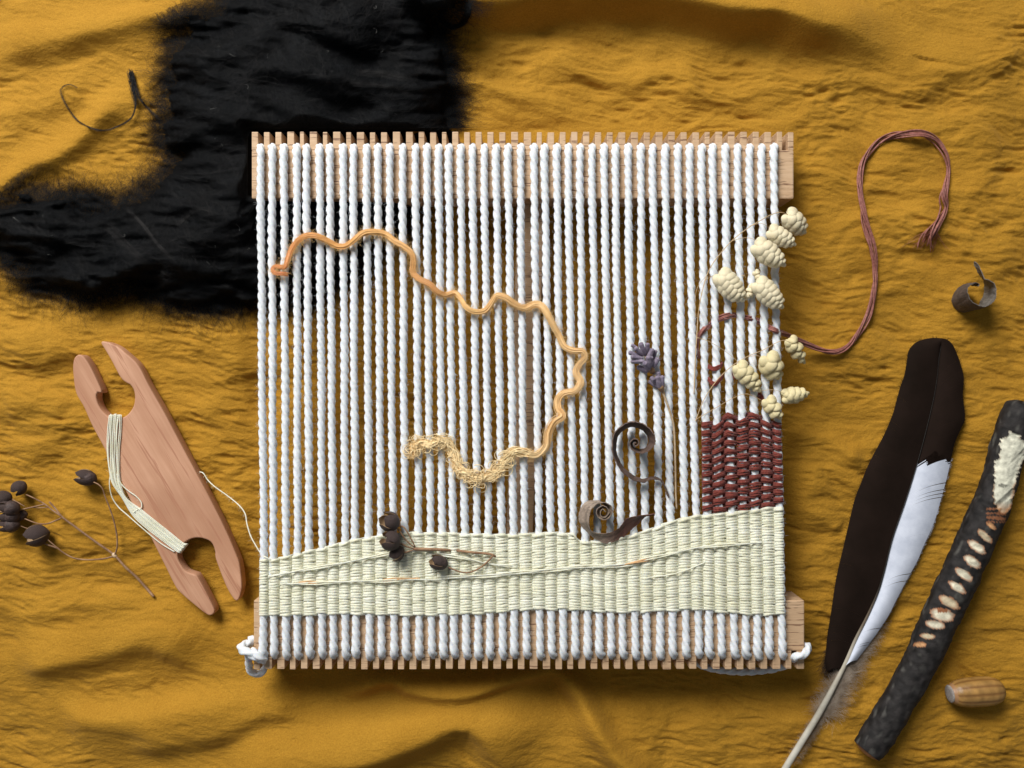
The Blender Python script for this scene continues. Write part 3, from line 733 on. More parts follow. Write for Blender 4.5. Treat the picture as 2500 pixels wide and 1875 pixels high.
def wool_z(x, y):
    d = pdist(x, y, WOa) - 16 + samp(F[3], x * 1.2, y * 1.2 + 500) * 6 + samp(F[5], x, y) * 9 + samp(F[0], x * 1.6, y * 1.6) * 8
    c0 = clz(x.ravel(), y.ravel()).reshape(x.shape)
    t = np.clip(d / 190, 0, 1)
    h = 14 * MM * np.sqrt(np.clip(1 - (1 - t) ** 2, 0, 1))
    l = samp(F[0], x * 1.0 + y * .5 + 300, y * 1.9 - x * .6) * 1.3 + samp(F[7], x * .9 + 77, y * 1.7) * 1.6 + samp(F[2], x * .35 + y * .2, y * 1.5 - x * .5) * .12
    h = h + l * MM * np.clip(d / 50, 0, 1)
    cap = 22 * MM * np.ones_like(x)
    inb = lambda x0, x1, y0, y1: np.maximum(np.maximum(x0 - x, x - x1), np.maximum(y0 - y, y - y1))
    b = inb(612, 2000, 320, 492); cap = np.minimum(cap, 9.0 * MM + np.clip(b - 2, 0, 400) * .20 * MM)
    u = inb(630, 2000, 480, 900); cap = np.minimum(cap, 8.0 * MM + np.clip(u, 0, 400) * .22 * MM)
    z = np.minimum(c0 + np.maximum(h, 0), np.maximum(cap, c0 - 1 * MM))
    z = np.where(b < 1.0, .25 * MM, z)
    return z, d, c0
wx_ = np.arange(-60, 1200, 4.5); wy_ = np.arange(-120, 770, 4.5); WX, WY = np.meshgrid(wx_, wy_)
WZ, WD, WC = wool_z(WX, WY)
keep = WD > -2
idx = np.arange(WX.size).reshape(WX.shape)
ok = keep[:-1, :-1] & keep[1:, :-1] & keep[1:, 1:] & keep[:-1, 1:]
fq = np.stack([idx[:-1, :-1][ok], idx[1:, :-1][ok], idx[1:, 1:][ok], idx[:-1, 1:][ok]], 1)
Wz = np.where(WD < 3, WC - .3 * MM, WZ)
k_ = S * (H - Wz) / H
wv = np.stack([(WX - 1250) * k_, -(WY - 937.5) * k_, Wz], -1).reshape(-1, 3)
us, inv = np.unique(fq, return_inverse=True); wl = P(560, 380, 0)
me = mesh_from('fleece_body', wv[us] - wl, inv.reshape(fq.shape), M_wool)
wool = thing('black_fleece', 'fluffy heap of black wool fleece under the upper left of the loom', 'wool', tuple(wl))
o = bpy.data.objects.new('fleece_body', me); C.objects.link(o); o.parent = wool
def wool_fibres(n, pts, lmin, lmax, edge, rad, mat, name, lift=0.3, curl=.25):
    x = np.zeros(n); y = np.zeros(n); got = 0
    while got < n:
        cx = rng.uniform(-60, 1160, n * 3); cy = rng.uniform(-110, 750, n * 3)
        d = pdist(cx, cy, WOa)
        bar = (cx > 606) & (cy > 318) & (cy < 500)
        d = d - 14 + samp(F[5], cx, cy) * 9 + samp(F[0], cx * 1.6, cy * 1.6) * 8
        m = ((d > 2) if not edge else ((d > -26) & (d < 24))) & ~bar
        cx, cy = cx[m][:n - got], cy[m][:n - got]; x[got:got + len(cx)] = cx; y[got:got + len(cx)] = cy; got += len(cx)
    ang = 1.0 * samp(F[7], x * 1.1, y * 1.1) + samp(F[0], x, y) * .5 - .3 + rng.normal(size=n) * .34
    if edge:  # point outwards more or less
        e = 4.0; gxn = pdist(x + e, y, WOa) - pdist(x - e, y, WOa); gyn = pdist(x, y + e, WOa) - pdist(x, y - e, WOa)
        ang = np.arctan2(-gyn, -gxn) + rng.normal(size=n) * .95
    l = rng.uniform(lmin, lmax, n) / pts; cu = rng.normal(size=n) * curl
    out = np.zeros((n, pts, 3)); lf = rng.uniform(.0, 1, n) * lift * MM
    for j in range(pts):
        z_, d_, c_ = wool_z(x, y)
        z_ = np.where(d_ < 4, np.maximum(c_, clz(x, y)) + (.4 + 3.0 * np.exp(-np.maximum(-d_, 0) / 25) * (lf / MM / max(lift, .01))) * MM, z_ + lf)
        k2_ = S * (H - z_) / H
        out[:, j] = np.stack([(x - 1250) * k2_, -(y - 937.5) * k2_, z_], 1)
        ang = ang + cu + rng.normal(size=n) * .12; x = x + np.cos(ang) * l; y = y + np.sin(ang) * l
        y = np.where((x > 600) & (y > 312) & (y < 330), 312, y)
        x = np.where((x > 604) & (y > 318) & (y < 492), 604, x)
    hair(name, out, rad, mat, wool)
wool_fibres(40000, 10, 30, 140, False, .032 * MM, M_woolfib, 'fleece_fibres', .7)
wool_fibres(19000, 9, 24, 110, True, .025 * MM, M_woolfib, 'fleece_edge_fibres', 1.6, .30)
wool_fibres(1500, 12, 60, 200, False, .030 * MM, M_wisp, 'fleece_highlight_locks', 1.0, .15)  # lighter grey of these locks paints fibre highlights onto the black fleece
wool_fibres(1600, 12, 50, 150, True, .026 * MM, M_woolfib, 'stray_fibres', 1.8, .30)
wool_fibres(60, 7, 6, 26, False, .024 * MM, M_lint, 'pale_lint', 1.0, .55)
ew = []
Wp = cr(np.array(WO[1:-1] , float), 14.0)
for q in range(64):
    i = rng.integers(2, len(Wp) - 2); b0 = Wp[i]
    if b0[0] > 600 and b0[1] > 300: continue
    tg = Wp[i + 1] - Wp[i - 1]; nn = np.array([-tg[1], tg[0]]) / np.linalg.norm(tg)
    if pdist(np.array([b0[0] + nn[0] * 20]), np.array([b0[1] + nn[1] * 20]), WOa)[0] > 0: nn = -nn
    a0 = math.atan2(nn[1], nn[0]) + rng.normal() * .6; L = rng.uniform(60, 150); cu0 = rng.normal() * .16; st0 = b0 - nn * 22
    for r_ in range(rng.integers(10, 34)):
        x, y = st0 + rng.normal(size=2) * 7; a = a0 + rng.normal() * .13; l = L * rng.uniform(.5, 1); cu = cu0 + rng.normal() * .04; pts = []
        for j in range(10):
            pts.append(P(x, y, float(clz(x, y)[0]) + (2.6 - j * .17) * MM)); a += cu; x += math.cos(a) * l / 10; y += math.sin(a) * l / 10
        ew.append(pts)
hair('edge_wisps', np.array(ew), .028 * MM, M_woolfib, wool)
def wisp(pts, n, spr, r, name='wisp', mat=M_wisp):
    cur = []
    N = 26
    base = cr(np.array(pts, float), 3.0); base = base[np.linspace(0, len(base) - 1, N).astype(int)]
    for q in range(n):
        ox, oy = rng.normal() * spr, rng.normal() * spr; w = np.interp(np.arange(N), np.linspace(0, N - 1, 6), rng.normal(size=6)) * spr * .8
        cur.append([P(base[i, 0] + ox + w[i], base[i, 1] + oy + w[i] * .5, float(clz(base[i, 0], base[i, 1])[0]) + (1.2 + .3 * rng.normal()) * MM) for i in range(N)])
    hair(name, np.array(cur), r, mat, wool)
wisp([(318, 178), (324, 205), (330, 240), (330, 262), (320, 288), (292, 306), (252, 318), (215, 309), (186, 290), (163, 258), (149, 228), (152, 212), (172, 206), (188, 214)], 20, 1.2, .035 * MM)
wisp([(322, 172), (328, 195), (336, 225), (345, 245), (365, 268), (392, 292)], 30, 2.4, .035 * MM)
wisp([(316, 176), (322, 215), (330, 255)], 40, 3.0, .05 * MM)
wisp([(345, 240), (370, 252), (400, 262)], 10, 2.5, .03 * MM)
wisp([(330, 176), (360, 176), (400, 190)], 12, 6, .02 * MM)
wisp([(172, 700), (168, 730), (158, 752), (148, 762)], 5, .7, .05 * MM)
wisp([(1142, 10), (1143, 35), (1128, 58), (1100, 66), (1082, 54), (1076, 40), (1086, 22)], 90, 3.0, .07 * MM, mat=M_woolfib)
# greyer locks on top of the fleece
def lock(pts, n, spr):
    base = cr(np.array(pts, float), 3.0); N = 22; base = base[np.linspace(0, len(base) - 1, N).astype(int)]; cur = []
    for q in range(n):
        w = np.interp(np.arange(N), np.linspace(0, N - 1, 5), rng.normal(size=5)) * spr; ox, oy = rng.normal(size=2) * spr
        X = base[:, 0] + w + ox; Y = base[:, 1] + w * .6 + oy; z_, d_, c_ = wool_z(X, Y)
        cur.append([P(X[i], Y[i], z_[i] + .9 * MM) for i in range(N)])
    hair('fleece_lock', np.array(cur), .022 * MM, M_wisp, wool)
lock([(310, 510), (345, 545), (380, 590), (415, 628)], 26, 3)
lock([(440, 545), (460, 528), (485, 512), (510, 515), (515, 528)], 16, 3)
lock([(270, 560), (320, 610), (370, 655), (410, 680)], 18, 5)
lock([(870, 175), (930, 178), (990, 188), (1040, 165)], 26, 5)
lock([(860, 205), (930, 210), (980, 225), (1010, 240)], 16, 5)
lock([(520, 680), (560, 700), (600, 730), (630, 745)], 14, 4)
lock([(455, 108), (475, 80), (490, 60)], 5, 1.5)

# ---------------------------------------------------------------- quaking grass
def scale_mesh():
    mb = MB(); n, m = 10, 14
    t = np.linspace(0, 1, n)[:, None]; th = np.linspace(0, 2 * np.pi, m, endpoint=False)[None]
    w = np.sin(np.pi * np.clip(t, .0, 1) ** .85) ** .52 * .5 + .002
    x = t - .5 + 0 * th; y = w * np.cos(th); zz = w * np.sin(th) * .62 + .10 * np.sin(np.pi * t) - .06 * np.abs(np.cos(th)) ** 3 * w
    # a shallow rib along the back
    zz = zz + .035 * np.exp(-(y / .10) ** 2) * (zz > 0) * w * 2
    mb.grid(np.stack([x, y, zz], -1), True)
    return mb
_sv = scale_mesh(); SCM = {}
for nm, mt in (('a', M_scale), ('b', M_scale2)):
    SCM[nm] = mesh_from('scale', np.vstack(_sv.v), _sv.f, mt)
def place(me, name, parent, loc, xdir, up, sx, sy, sz):
    X = Vector(xdir).normalized(); Z = Vector(up); Y = Z.cross(X).normalized(); Z = X.cross(Y)
    M = Matrix(((X.x * sx, Y.x * sy, Z.x * sz, loc[0]), (X.y * sx, Y.y * sy, Z.y * sz, loc[1]), (X.z * sx, Y.z * sy, Z.z * sz, loc[2]), (0, 0, 0, 1)))
    o = bpy.data.objects.new(name, me); C.objects.link(o); o.parent = parent
    l = abs_loc(parent); M.translation = Vector(loc) - Vector(l)
    o.matrix_local = M; return o
def spikelet(parent, base, tip, w, z, n, kind='a', tilt=.0):
    """base and tip in px, w in px: two rows of overlapping puffed scales and a core"""
    b = P(*base, z); t = P(*tip, z + tilt * MM); ax = t - b; L = np.linalg.norm(ax); A = ax / L
    up = np.array([0, 0, 1.0]); side = np.cross(up, A); side /= np.linalg.norm(side); w = w * S
    core = MB(); tt = np.linspace(0.02, .98, 9)
    core.tube(b + ax * tt[:, None], w * .30 * np.sin(np.pi * np.clip(tt, .06, .96)) ** .6, 10, flat=.8)
    sp_ = core.build('spikelet', M_scale if kind == 'a' else M_scale2, parent)
    for layer in (0, 1):
        for i in range(n):
            f = (i + .5) / n
            wd = np.interp(f, [0, .2, .5, .8, 1], [.78, 1.0, .98, .74, .42])
            sgn = 1 if i % 2 == 0 else -1
            lat = sgn * w * (.25 if layer == 0 else .13) * wd
            c = b + ax * (.08 + .80 * f) + side * lat + up * (w * (.02 if layer == 0 else .20) * wd)
            out = A * .55 + side * sgn * (.85 if layer == 0 else .80) + up * (-.12 if layer == 0 else .16)
            ln = w * (.74 if layer == 0 else .66) * wd * random.uniform(.92, 1.1)
            upv = up * .8 + side * sgn * (.40 if layer == 0 else .10) - A * .75
            me_ = SCM[kind]
            place(me_, 'scale', sp_, c, out, upv, ln, min(ln * .98, 3.6 * L / n), ln * .84)
    for sgn in (1, -1):   # two broad glumes at the base
        place(SCM[kind], 'scale', sp_, b + ax * .12 + side * sgn * w * .24 + up * w * .08, side * sgn + A * .35, up, w * .56, w * .62, w * .46)
    return sp_
def stems(parent, lst, zoff, r, mat, name='stem'):
    for pts, rr in lst:
        w = cr(np.array([P(*p) for p in pts]), 6 * S)
        MB().tube(w, r * rr * np.linspace(1, .7, len(w)), 6).build(name, mat, parent)
g2 = lambda a, b, z: (1660 + a / 2.765, 480 + b / 2.765, z * MM)
br1 = thing('quaking_grass', 'dry grass sprig with large pale scaly seed heads at the right cords', 'dried grass', tuple(P(1800, 700, 17 * MM)))
stems(br1, [([g2(95, 1330, 18), g2(104, 1100, 19), g2(113, 950, 19), g2(128, 760, 19.5), g2(160, 600, 20), g2(200, 490, 20), g2(260, 400, 20.5), g2(360, 290, 21), g2(470, 205, 21), g2(560, 152, 21), g2(620, 120, 21), g2(680, 106, 21), g2(728, 122, 20)], 1.3),
            ([g2(470, 200, 21), g2(540, 180, 21.5), g2(590, 200, 21), g2(612, 222, 20)], .7), ([g2(350, 300, 21), g2(430, 278, 21.5), g2(500, 288, 21), g2(536, 318, 20)], .7),
            ([g2(165, 570, 20), g2(210, 540, 20.5), g2(250, 528, 20.5), g2(282, 532, 20)], .8), ([g2(105, 820, 18.5), g2(104, 680, 19), g2(125, 600, 19), g2(185, 530, 19.5)], .6),
            ([g2(415, 530, 20), g2(435, 532, 20.5), g2(446, 552, 20)], .7)], 0, .9 * S, M_stem)
s2 = lambda a, b: (1660 + a / 2.765, 480 + b / 2.765)
spikelet(br1, s2(722, 118), s2(850, 250), 46, 17 * MM, 8, 'a', -3)
spikelet(br1, s2(600, 225), s2(785, 330), 38, 20.5 * MM, 10)
spikelet(br1, s2(505, 320), s2(715, 470), 47, 23 * MM, 11)
spikelet(br1, s2(262, 520), s2(435, 710), 50, 21 * MM, 12)
spikelet(br1, s2(500, 600), s2(445, 700), 22, 19 * MM, 4)
spikelet(br1, s2(515, 575), s2(700, 755), 46, 22 * MM, 12)
spikelet(br1, s2(505, 505), s2(555, 565), 18, 19.5 * MM, 3)
br2 = thing('quaking_grass', 'dry grass sprig with small yellowish seed heads just above burgundy patch', 'dried grass', tuple(P(1800, 960, 17 * MM)))
stems(br2, [([g2(100, 1530, 18), g2(160, 1375, 19), g2(250, 1240, 19.5), g2(350, 1145, 20), g2(450, 1082, 21), g2(560, 1036, 21.5), g2(640, 992, 21.5), g2(700, 970, 21), g2(745, 985, 20)], 1.1),
            ([g2(115, 950, 19.5), g2(200, 980, 20), g2(300, 1040, 20), g2(380, 1105, 20.5), g2(408, 1150, 20)], .7), ([g2(450, 1082, 21), g2(520, 1074, 21.5), g2(575, 1095, 21), g2(592, 1130, 20.5)], .7),
            ([g2(115, 1500, 18.5), g2(260, 1415, 19), g2(370, 1355, 19.5), g2(450, 1332, 20), g2(520, 1358, 20), g2(575, 1392, 19.5)], .8), ([g2(470, 1315, 19.5), g2(560, 1308, 20), g2(640, 1305, 20), g2(705, 1330, 19)], .7)], 0, .85 * S, M_stem)
spikelet(br2, s2(735, 955), s2(845, 1130), 34, 17 * MM, 6, 'b', -4)
spikelet(br2, s2(590, 1080), s2(665, 1235), 50, 21 * MM, 5, 'b', -3)
spikelet(br2, s2(385, 1130), s2(545, 1320), 40, 20.5 * MM, 8, 'b')
spikelet(br2, s2(690, 1350), s2(875, 1325), 35, 17 * MM, 8, 'b')
spikelet(br2, s2(585, 1365), s2(685, 1505), 36, 20.5 * MM, 5, 'b')

# ---------------------------------------------------------------- lavender
lav = thing('lavender_sprig', 'dried lavender sprig with two small purple flower heads lying on the cords', 'dried flower', tuple(P(1620, 1000, 17 * MM)))
lv = lambda a, b: (1500 + a / 9.217, 810 + b / 9.217)
def bud(b, t, w, z0, z1, mat=M_bud, name='bud'):
    pb, pt = P(*lv(*b), z0 * MM), P(*lv(*t), z1 * MM); tt = np.linspace(0, 1, 9)
    r = w / 9.217 * S * np.interp(tt, [0, .15, .5, .85, .93, 1], [.5, .8, 1.0, .86, 1.12, .95]) * .5
    mb = MB(); pr = lambda th: 1 + .10 * np.cos(5 * th)
    mb.tube(pb + (pt - pb) * tt[:, None], r, 14, pr, 0)
    o = mb.build(name, mat, lav)
    if name == 'bud':
        d = (pt - pb) / np.linalg.norm(pt - pb); m2 = MB()
        th = np.linspace(0, 2 * np.pi, 11)[:-1]; u = np.cross(d, [0, 0, 1.0]); u /= np.linalg.norm(u); v = np.cross(d, u)
        ring = np.array([pt - d * .05 * MM + (u * math.cos(a) + v * math.sin(a)) * r[-1] * (1.12 if i % 2 else .8) for i, a in enumerate(th)])
        m2.tube(np.vstack([ring, ring[:1]]), .28 * S, 4, cap=False).build('rim', M_budtip, o)
    return o
for b, t, w, z0, z1 in [((700, 530), (590, 262), 108, 19, 21), ((640, 540), (478, 362), 100, 20, 22), ((560, 430), (398, 292), 84, 19, 19.5), ((600, 570), (335, 462), 96, 20, 20.5), ((640, 600), (385, 560), 92, 21, 22), ((690, 660), (385, 668), 96, 21.5, 21), ((750, 480), (742, 268), 96, 18.5, 20),
                      ((740, 660), (862, 395), 110, 20, 21.5), ((850, 640), (928, 425), 96, 19, 20), ((870, 800), (982, 600), 112, 20, 20.5), ((770, 890), (528, 790), 110, 19, 18.5), ((790, 850), (680, 700), 112, 21, 23), ((800, 820), (760, 560), 116, 21, 23), ((850, 780), (820, 570), 100, 20.5, 22),
                      ((990, 1270), (788, 1110), 84, 18.5, 18.5), ((1010, 1270), (830, 1020), 90, 19.5, 20), ((1030, 1280), (960, 1012), 108, 20, 21.5), ((1070, 1270), (1078, 1000), 100, 19.5, 20.5), ((1010, 1080), (985, 915), 92, 18.5, 19), ((900, 1160), (870, 1060), 80, 20, 21.5)]:
    bud(b, t, w, z0, z1)
bud((770, 700), (715, 570), 70, 20, 21.6, M_calyx, 'calyx'); bud((880, 930), (790, 800), 130, 18.5, 20.5, M_calyx, 'calyx'); bud((1085, 1340), (1030, 1235), 120, 18.6, 20.2, M_calyx, 'calyx')
stems(lav, [([(1617, 955, 18.6 * MM), (1630, 989, 18.8 * MM), (1643, 1030, 18.9 * MM), (1647, 1070, 18.9 * MM), (1649, 1138, 18.8 * MM), (1650, 1205, 18.7 * MM), (1652, 1242, 18.6 * MM)], 1.0), ([(1597, 915, 18.6 * MM), (1606, 935, 18.6 * MM), (1615, 950, 18.6 * MM)], .9)], 0, 2.6 * S, simple('lavender_stem', (.36, .25, .15), (.56, .43, .28), 600, .6, 3000, .0001))

# ---------------------------------------------------------------- seed capsules
def valve_mesh(mat_out, mat_in, nv=4):
    mb = MB(); nt_, na = 14, 10
    t = np.linspace(0, 1, nt_)[:, None]; a = np.linspace(-1, 1, na)[None]
    def surf(ins):
        r = np.sin(np.pi * np.clip(.04 + .88 * t, 0, 1)) ** .52
        ang = a * (math.pi / nv) * (1 - .25 * t ** 4)
        rr = r * (1 - .06 * ins) + .05 * t ** 3
        x = -1 + 2 * t + 0 * a
        return np.stack([x * (1 - .03 * ins), rr * np.cos(ang), rr * np.sin(ang)], -1)
    A_, B_ = surf(0), surf(1)
    A_[-1] = A_[-1].mean(0) + np.array([.13, .03, 0]); B_[-1] = A_[-1]
    mb.grid(A_); n1 = len(mb.f); mb.grid(B_[:, ::-1]); n2 = len(mb.f)
    mb.grid(np.stack([A_[:, 0], B_[:, 0]], 1)[:, ::-1]); mb.grid(np.stack([A_[:, -1], B_[:, -1]], 1))
    me = mesh_from('valve', np.vstack(mb.v), mb.f, [mat_out, mat_in])
    for i, p in enumerate(me.polygons): p.material_index = 1 if i >= n1 else 0
    return me
VM = valve_mesh(M_pod, M_podin)
def capsule(parent, c, r, ang, z, lift=.25, squash=1.0, nv=4, roll=0):
    """ang: direction the open tip points, degrees in the picture (0 right, 90 up)"""
    c = P(*c, z); d = np.array([math.cos(R(ang)), math.sin(R(ang)), lift]); d /= np.linalg.norm(d); r = r * S
    up = np.array([0, 0, 1.0]); u = np.cross(up, d); u /= np.linalg.norm(u); v = np.cross(d, u)
    core = MB(); tt = np.linspace(-1, .35, 8)
    core.tube(c + d * (tt * r)[:, None], r * .86 * np.sqrt(np.clip(1 - (tt * .96) ** 2, .02, 1)) * np.interp(tt, [-1, 0, .35], [1, .9, .55]), 10)
    o = core.build('capsule', M_pod, parent)
    for k in range(nv):
        a = 2 * math.pi * k / nv + roll; e = u * math.cos(a) + v * math.sin(a)
        X = d + e * .10
        place_valve(o, c + e * r * .03, X, e, r * random.uniform(.92, 1.0), r * squash * random.uniform(.94, 1.04))
    return o
def place_valve(parent, c, X, Y, sx, sr):
    X = Vector(X).normalized(); Y = Vector(Y); Z = X.cross(Y).normalized(); Y = Z.cross(X)
    l = abs_loc(parent)
    M = Matrix(((X.x * sx, Y.x * sr, Z.x * sr, c[0] - l[0]), (X.y * sx, Y.y * sr, Z.y * sr, c[1] - l[1]), (X.z * sx, Y.z * sr, Z.z * sr, c[2] - l[2]), (0, 0, 0, 1)))
    o = bpy.data.objects.new('valve', VM); C.objects.link(o); o.parent = parent; o.matrix_local = M
cm = lambda a, b, z: (860 + a / 5.53, 1200 + b / 5.53, z * MM)
sp1 = thing('seed_sprig', 'brown twig with four dark open seed capsules on the cream weaving', 'dried twig', tuple(P(1100, 1345, 20 * MM)))
capsule(sp1, (952, 1274), 22.5, 152, 23 * MM, .45, 1, 4, .4); capsule(sp1, (954, 1320), 22, 158, 24.5 * MM, .5, 1, 4, .9); capsule(sp1, (968, 1350), 18, 205, 22 * MM, .15, 1, 4, .2); capsule(sp1, (1071, 1373), 21, 158, 22 * MM, .3, .80, 4, .6)
TR = 1.95 * S
stems(sp1, [([cm(640, 470, 22.5), cm(690, 475, 22.5), cm(745, 550, 22), cm(800, 650, 21.5), cm(850, 750, 21)], 1), ([cm(615, 500, 22.5), cm(690, 610, 22), cm(760, 690, 21.5), cm(840, 755, 21)], 1),
            ([cm(650, 700, 23), cm(740, 745, 22), cm(840, 775, 21)], 1.15), ([cm(705, 825, 22), cm(775, 805, 21.5), cm(845, 780, 21)], 1), ([cm(835, 775, 21), cm(1000, 780, 20.8), cm(1180, 785, 20.5), cm(1300, 795, 19.8), cm(1350, 797, 17.0), cm(1400, 798, 17.0), cm(1440, 800, 19.8), cm(1600, 820, 20.5), cm(1780, 835, 20.6), cm(1880, 850, 20.6), cm(1935, 880, 20.2)], 1.9),
            ([cm(1905, 850, 20.6), cm(1850, 925, 20.6), cm(1760, 1005, 20.6), cm(1650, 1070, 20.6), cm(1550, 1098, 20.8), cm(1440, 1080, 21.2), cm(1300, 1025, 22)], 1.1)], 0, TR, M_twig, 'twig')
c4 = lambda a, b: (a / 4.1475, 1100 + b / 4.1475)
def cl3(a, b, o): x, y = c4(a, b); return (x, y, float(clz(x, y)[0]) + o * MM)
sp2 = thing('seed_sprig', 'forked brown twig with dark round seed capsules on the cloth at the left edge', 'dried twig', tuple(P(280, 1360, 0)))
def cap2(c, r, ang, o, **k): capsule(sp2, c4(*c), r, ang, float(clz(*c4(*c))[0]) + o * MM, **k)
cap2((195, 375), 17, 225, 5, lift=.1, roll=.3); cap2((870, 275), 24, 165, 5, lift=.15, squash=.78, roll=.785); cap2((30, 490), 20, 200, 5, lift=.1)
cap2((90, 580), 24, 170, 7, squash=.6, lift=.1); cap2((95, 665), 24, 185, 6, squash=.62, lift=.1); cap2((90, 755), 24, 185, 5, squash=.62, lift=.1, roll=.7); cap2((200, 655), 17, 190, 4, squash=.8, lift=.1); cap2((375, 855), 26, 190, 5.5, lift=.3, roll=.5)
stems(sp2, [([cl3(1555, 1478, 1), cl3(1480, 1390, 1.5), cl3(1380, 1280, 1.8), cl3(1270, 1180, 2), cl3(1160, 1060, 2.4), cl3(1020, 960, 2.6), cl3(880, 860, 2.8), cl3(760, 770, 3.4), cl3(630, 672, 3.6), cl3(560, 585, 3.8), cl3(500, 520, 4)], 1.7),
            ([cl3(620, 665, 3.8), cl3(520, 595, 4), cl3(450, 540, 4.2), cl3(360, 490, 4.2), cl3(265, 445, 4.4)], 1.1), ([cl3(450, 545, 4.2), cl3(340, 570, 4.6), cl3(230, 595, 5), cl3(160, 620, 5.5)], 1.0), ([cl3(480, 575, 4), cl3(380, 580, 4.2), cl3(330, 575, 4.3)], .7),
            ([cl3(618, 685, 3.8), cl3(560, 710, 4), cl3(470, 742, 4.2), cl3(370, 735, 4.4), cl3(250, 690, 4.6)], 1.0), ([cl3(430, 745, 4.2), cl3(300, 790, 4.2), cl3(200, 760, 4.4)], .7), ([cl3(20, 430, 5), cl3(110, 485, 4.8), cl3(250, 565, 4.6)], .9),
            ([cl3(1160, 1060, 2.6), cl3(1185, 980, 3), cl3(1182, 850, 3.4), cl3(1150, 700, 3.8), cl3(1110, 580, 4), cl3(1062, 460, 4.4), cl3(1040, 390, 4.6), cl3(1000, 345, 4.8), cl3(950, 320, 5)], 1.1),
            ([cl3(1150, 1070, 2.6), cl3(1050, 1095, 2.6), cl3(900, 1106, 2.8), cl3(760, 1092, 3), cl3(660, 1045, 3.4), cl3(580, 985, 3.8), cl3(480, 900, 4.4)], 1.1), ([cl3(590, 990, 3.8), cl3(500, 960, 4), cl3(420, 930, 4.4)], 1.3)], 0, TR, M_twig, 'twig')
nb = MB(); pc = P(*c4(1160, 1060), cl3(1160, 1060, 2.4)[2]); tt = np.linspace(-1, 1, 7)
nb.tube(pc + np.stack([tt * 5.5 * S, -tt * 5.5 * S, 0 * tt], 1), 5.2 * S * np.sqrt(np.clip(1 - tt ** 2, .05, 1)), 10).build('twig_node', simple('pale_node', (.55, .38, .22), (.75, .58, .4), 900, .7, 2500, .0001), sp2)

# ---------------------------------------------------------------- curled leaves
def ribbon(name, A, B, n, mat, parent, colA, colB, th=.22, wav=.12, rib=None, loc=None, endc=None):
    """surface between two edge curves given as (px, px, z mm); gets a real thickness"""
    def rs(Q):
        w = cr(np.array([P(a, b, c * MM) for a, b, c in Q]), .2 * MM)
        return w[np.linspace(0, len(w) - 1, n).astype(int)]
    a_, b_ = rs(A), rs(B); m = 9
    f = np.linspace(0, 1, m)[None, :, None]
    G = a_[:, None] * (1 - f) + b_[:, None] * f
    du = np.gradient(G, axis=0); dv = np.gradient(G, axis=1); N = np.cross(du, dv); N /= np.linalg.norm(N, axis=2)[..., None] + 1e-12
    s = np.arange(n)[:, None, None]
    rough = wav * MM * (np.sin(s * .9 + f * 7) * .4 + np.sin(s * .37 + f * 4) * .6) + .05 * MM * rng.normal(size=(n, m, 1))
    env = np.sin(np.pi * np.clip(f, 0, 1)) * .6
    G = G + N * (rough + env * .35 * MM)
    G2 = G - N * th * MM
    shade = 1 + .22 * rng.normal(size=(n, m, 1)) * .5
    if rib is not None: shade = shade * (1 - .45 * np.exp(-((f - rib) / .05) ** 2))
    if endc is not None:
        e_ = np.clip((np.arange(n)[:, None, None] / n - .66) / .12, 0, 1)
        colA = np.array(colA) * (1 - e_) + np.array(endc) * e_; colB = np.array(colB) * (1 - e_) + np.array(endc) * e_
    else: colA = np.array(colA)[None, None]; colB = np.array(colB)[None, None]
    ca = np.clip(colA * shade, 0, 1); cb = np.clip(colB * shade, 0, 1)
    mb = MB(); mb.grid(G, c=ca.reshape(-1, 3)); mb.grid(G2[:, ::-1], c=cb[:, ::-1].reshape(-1, 3))
    for i in (0, m - 1):
        e = np.stack([G[:, i], G2[:, i]], 1); e = e[:, ::-1] if i == 0 else e
        mb.grid(e, c=np.stack([ca[:, i], cb[:, i]], 1).reshape(-1, 3))
    return mb.build(name, mat, parent, loc=loc)
c8 = lambda a, b: (2280 + a / 9.215, 620 + b / 9.215)
zl = rest(2320, 2430, 680, 770, 70) / MM
A = [(*c8(912, 170), zl + 7), (*c8(1010, 250), zl + 8), (*c8(1085, 400), zl + 9), (*c8(1140, 545), zl + 10), (*c8(1270, 590), zl + 10.5), (*c8(1380, 700), zl + 11), (*c8(1412, 850), zl + 11), (*c8(1385, 1000), zl + 11), (*c8(1300, 1120), zl + 11), (*c8(1180, 1180), zl + 11), (*c8(1040, 1175), zl + 11),
     (*c8(940, 1135), zl + 11), (*c8(850, 1070), zl + 11), (*c8(785, 970), zl + 11), (*c8(745, 860), zl + 11), (*c8(760, 760), zl + 10.5), (*c8(820, 690), zl + 10), (*c8(910, 650), zl + 9.5), (*c8(990, 655), zl + 9), (*c8(1030, 700), zl + 9), (*c8(1000, 735), zl + 9)]
B = [(*c8(905, 190), zl + 6), (*c8(940, 290), zl + 6), (*c8(1010, 440), zl + 5), (*c8(1090, 540), zl + 3), (*c8(1135, 640), zl + 1.5), (*c8(1146, 760), zl + 1), (*c8(1130, 900), zl + 1), (*c8(1095, 1000), zl + .6), (*c8(1050, 1090), zl + .5), (*c8(1010, 1150), zl + .5), (*c8(960, 1230), zl + .5),
     (*c8(860, 1265), zl + .5), (*c8(750, 1305), zl + .5), (*c8(600, 1310), zl + .5), (*c8(480, 1230), zl + .5), (*c8(405, 1090), zl + .5), (*c8(420, 940), zl + .5), (*c8(510, 800), zl + 1), (*c8(660, 690), zl + 2), (*c8(800, 690), zl + 3), (*c8(880, 720), zl + 3)]
lf1 = ribbon('curled_leaf', A, B, 130, M_leaf, None, (.11, .085, .075), (.235, .215, .19), rib=.55, loc=tuple(P(2375, 710, 0)))
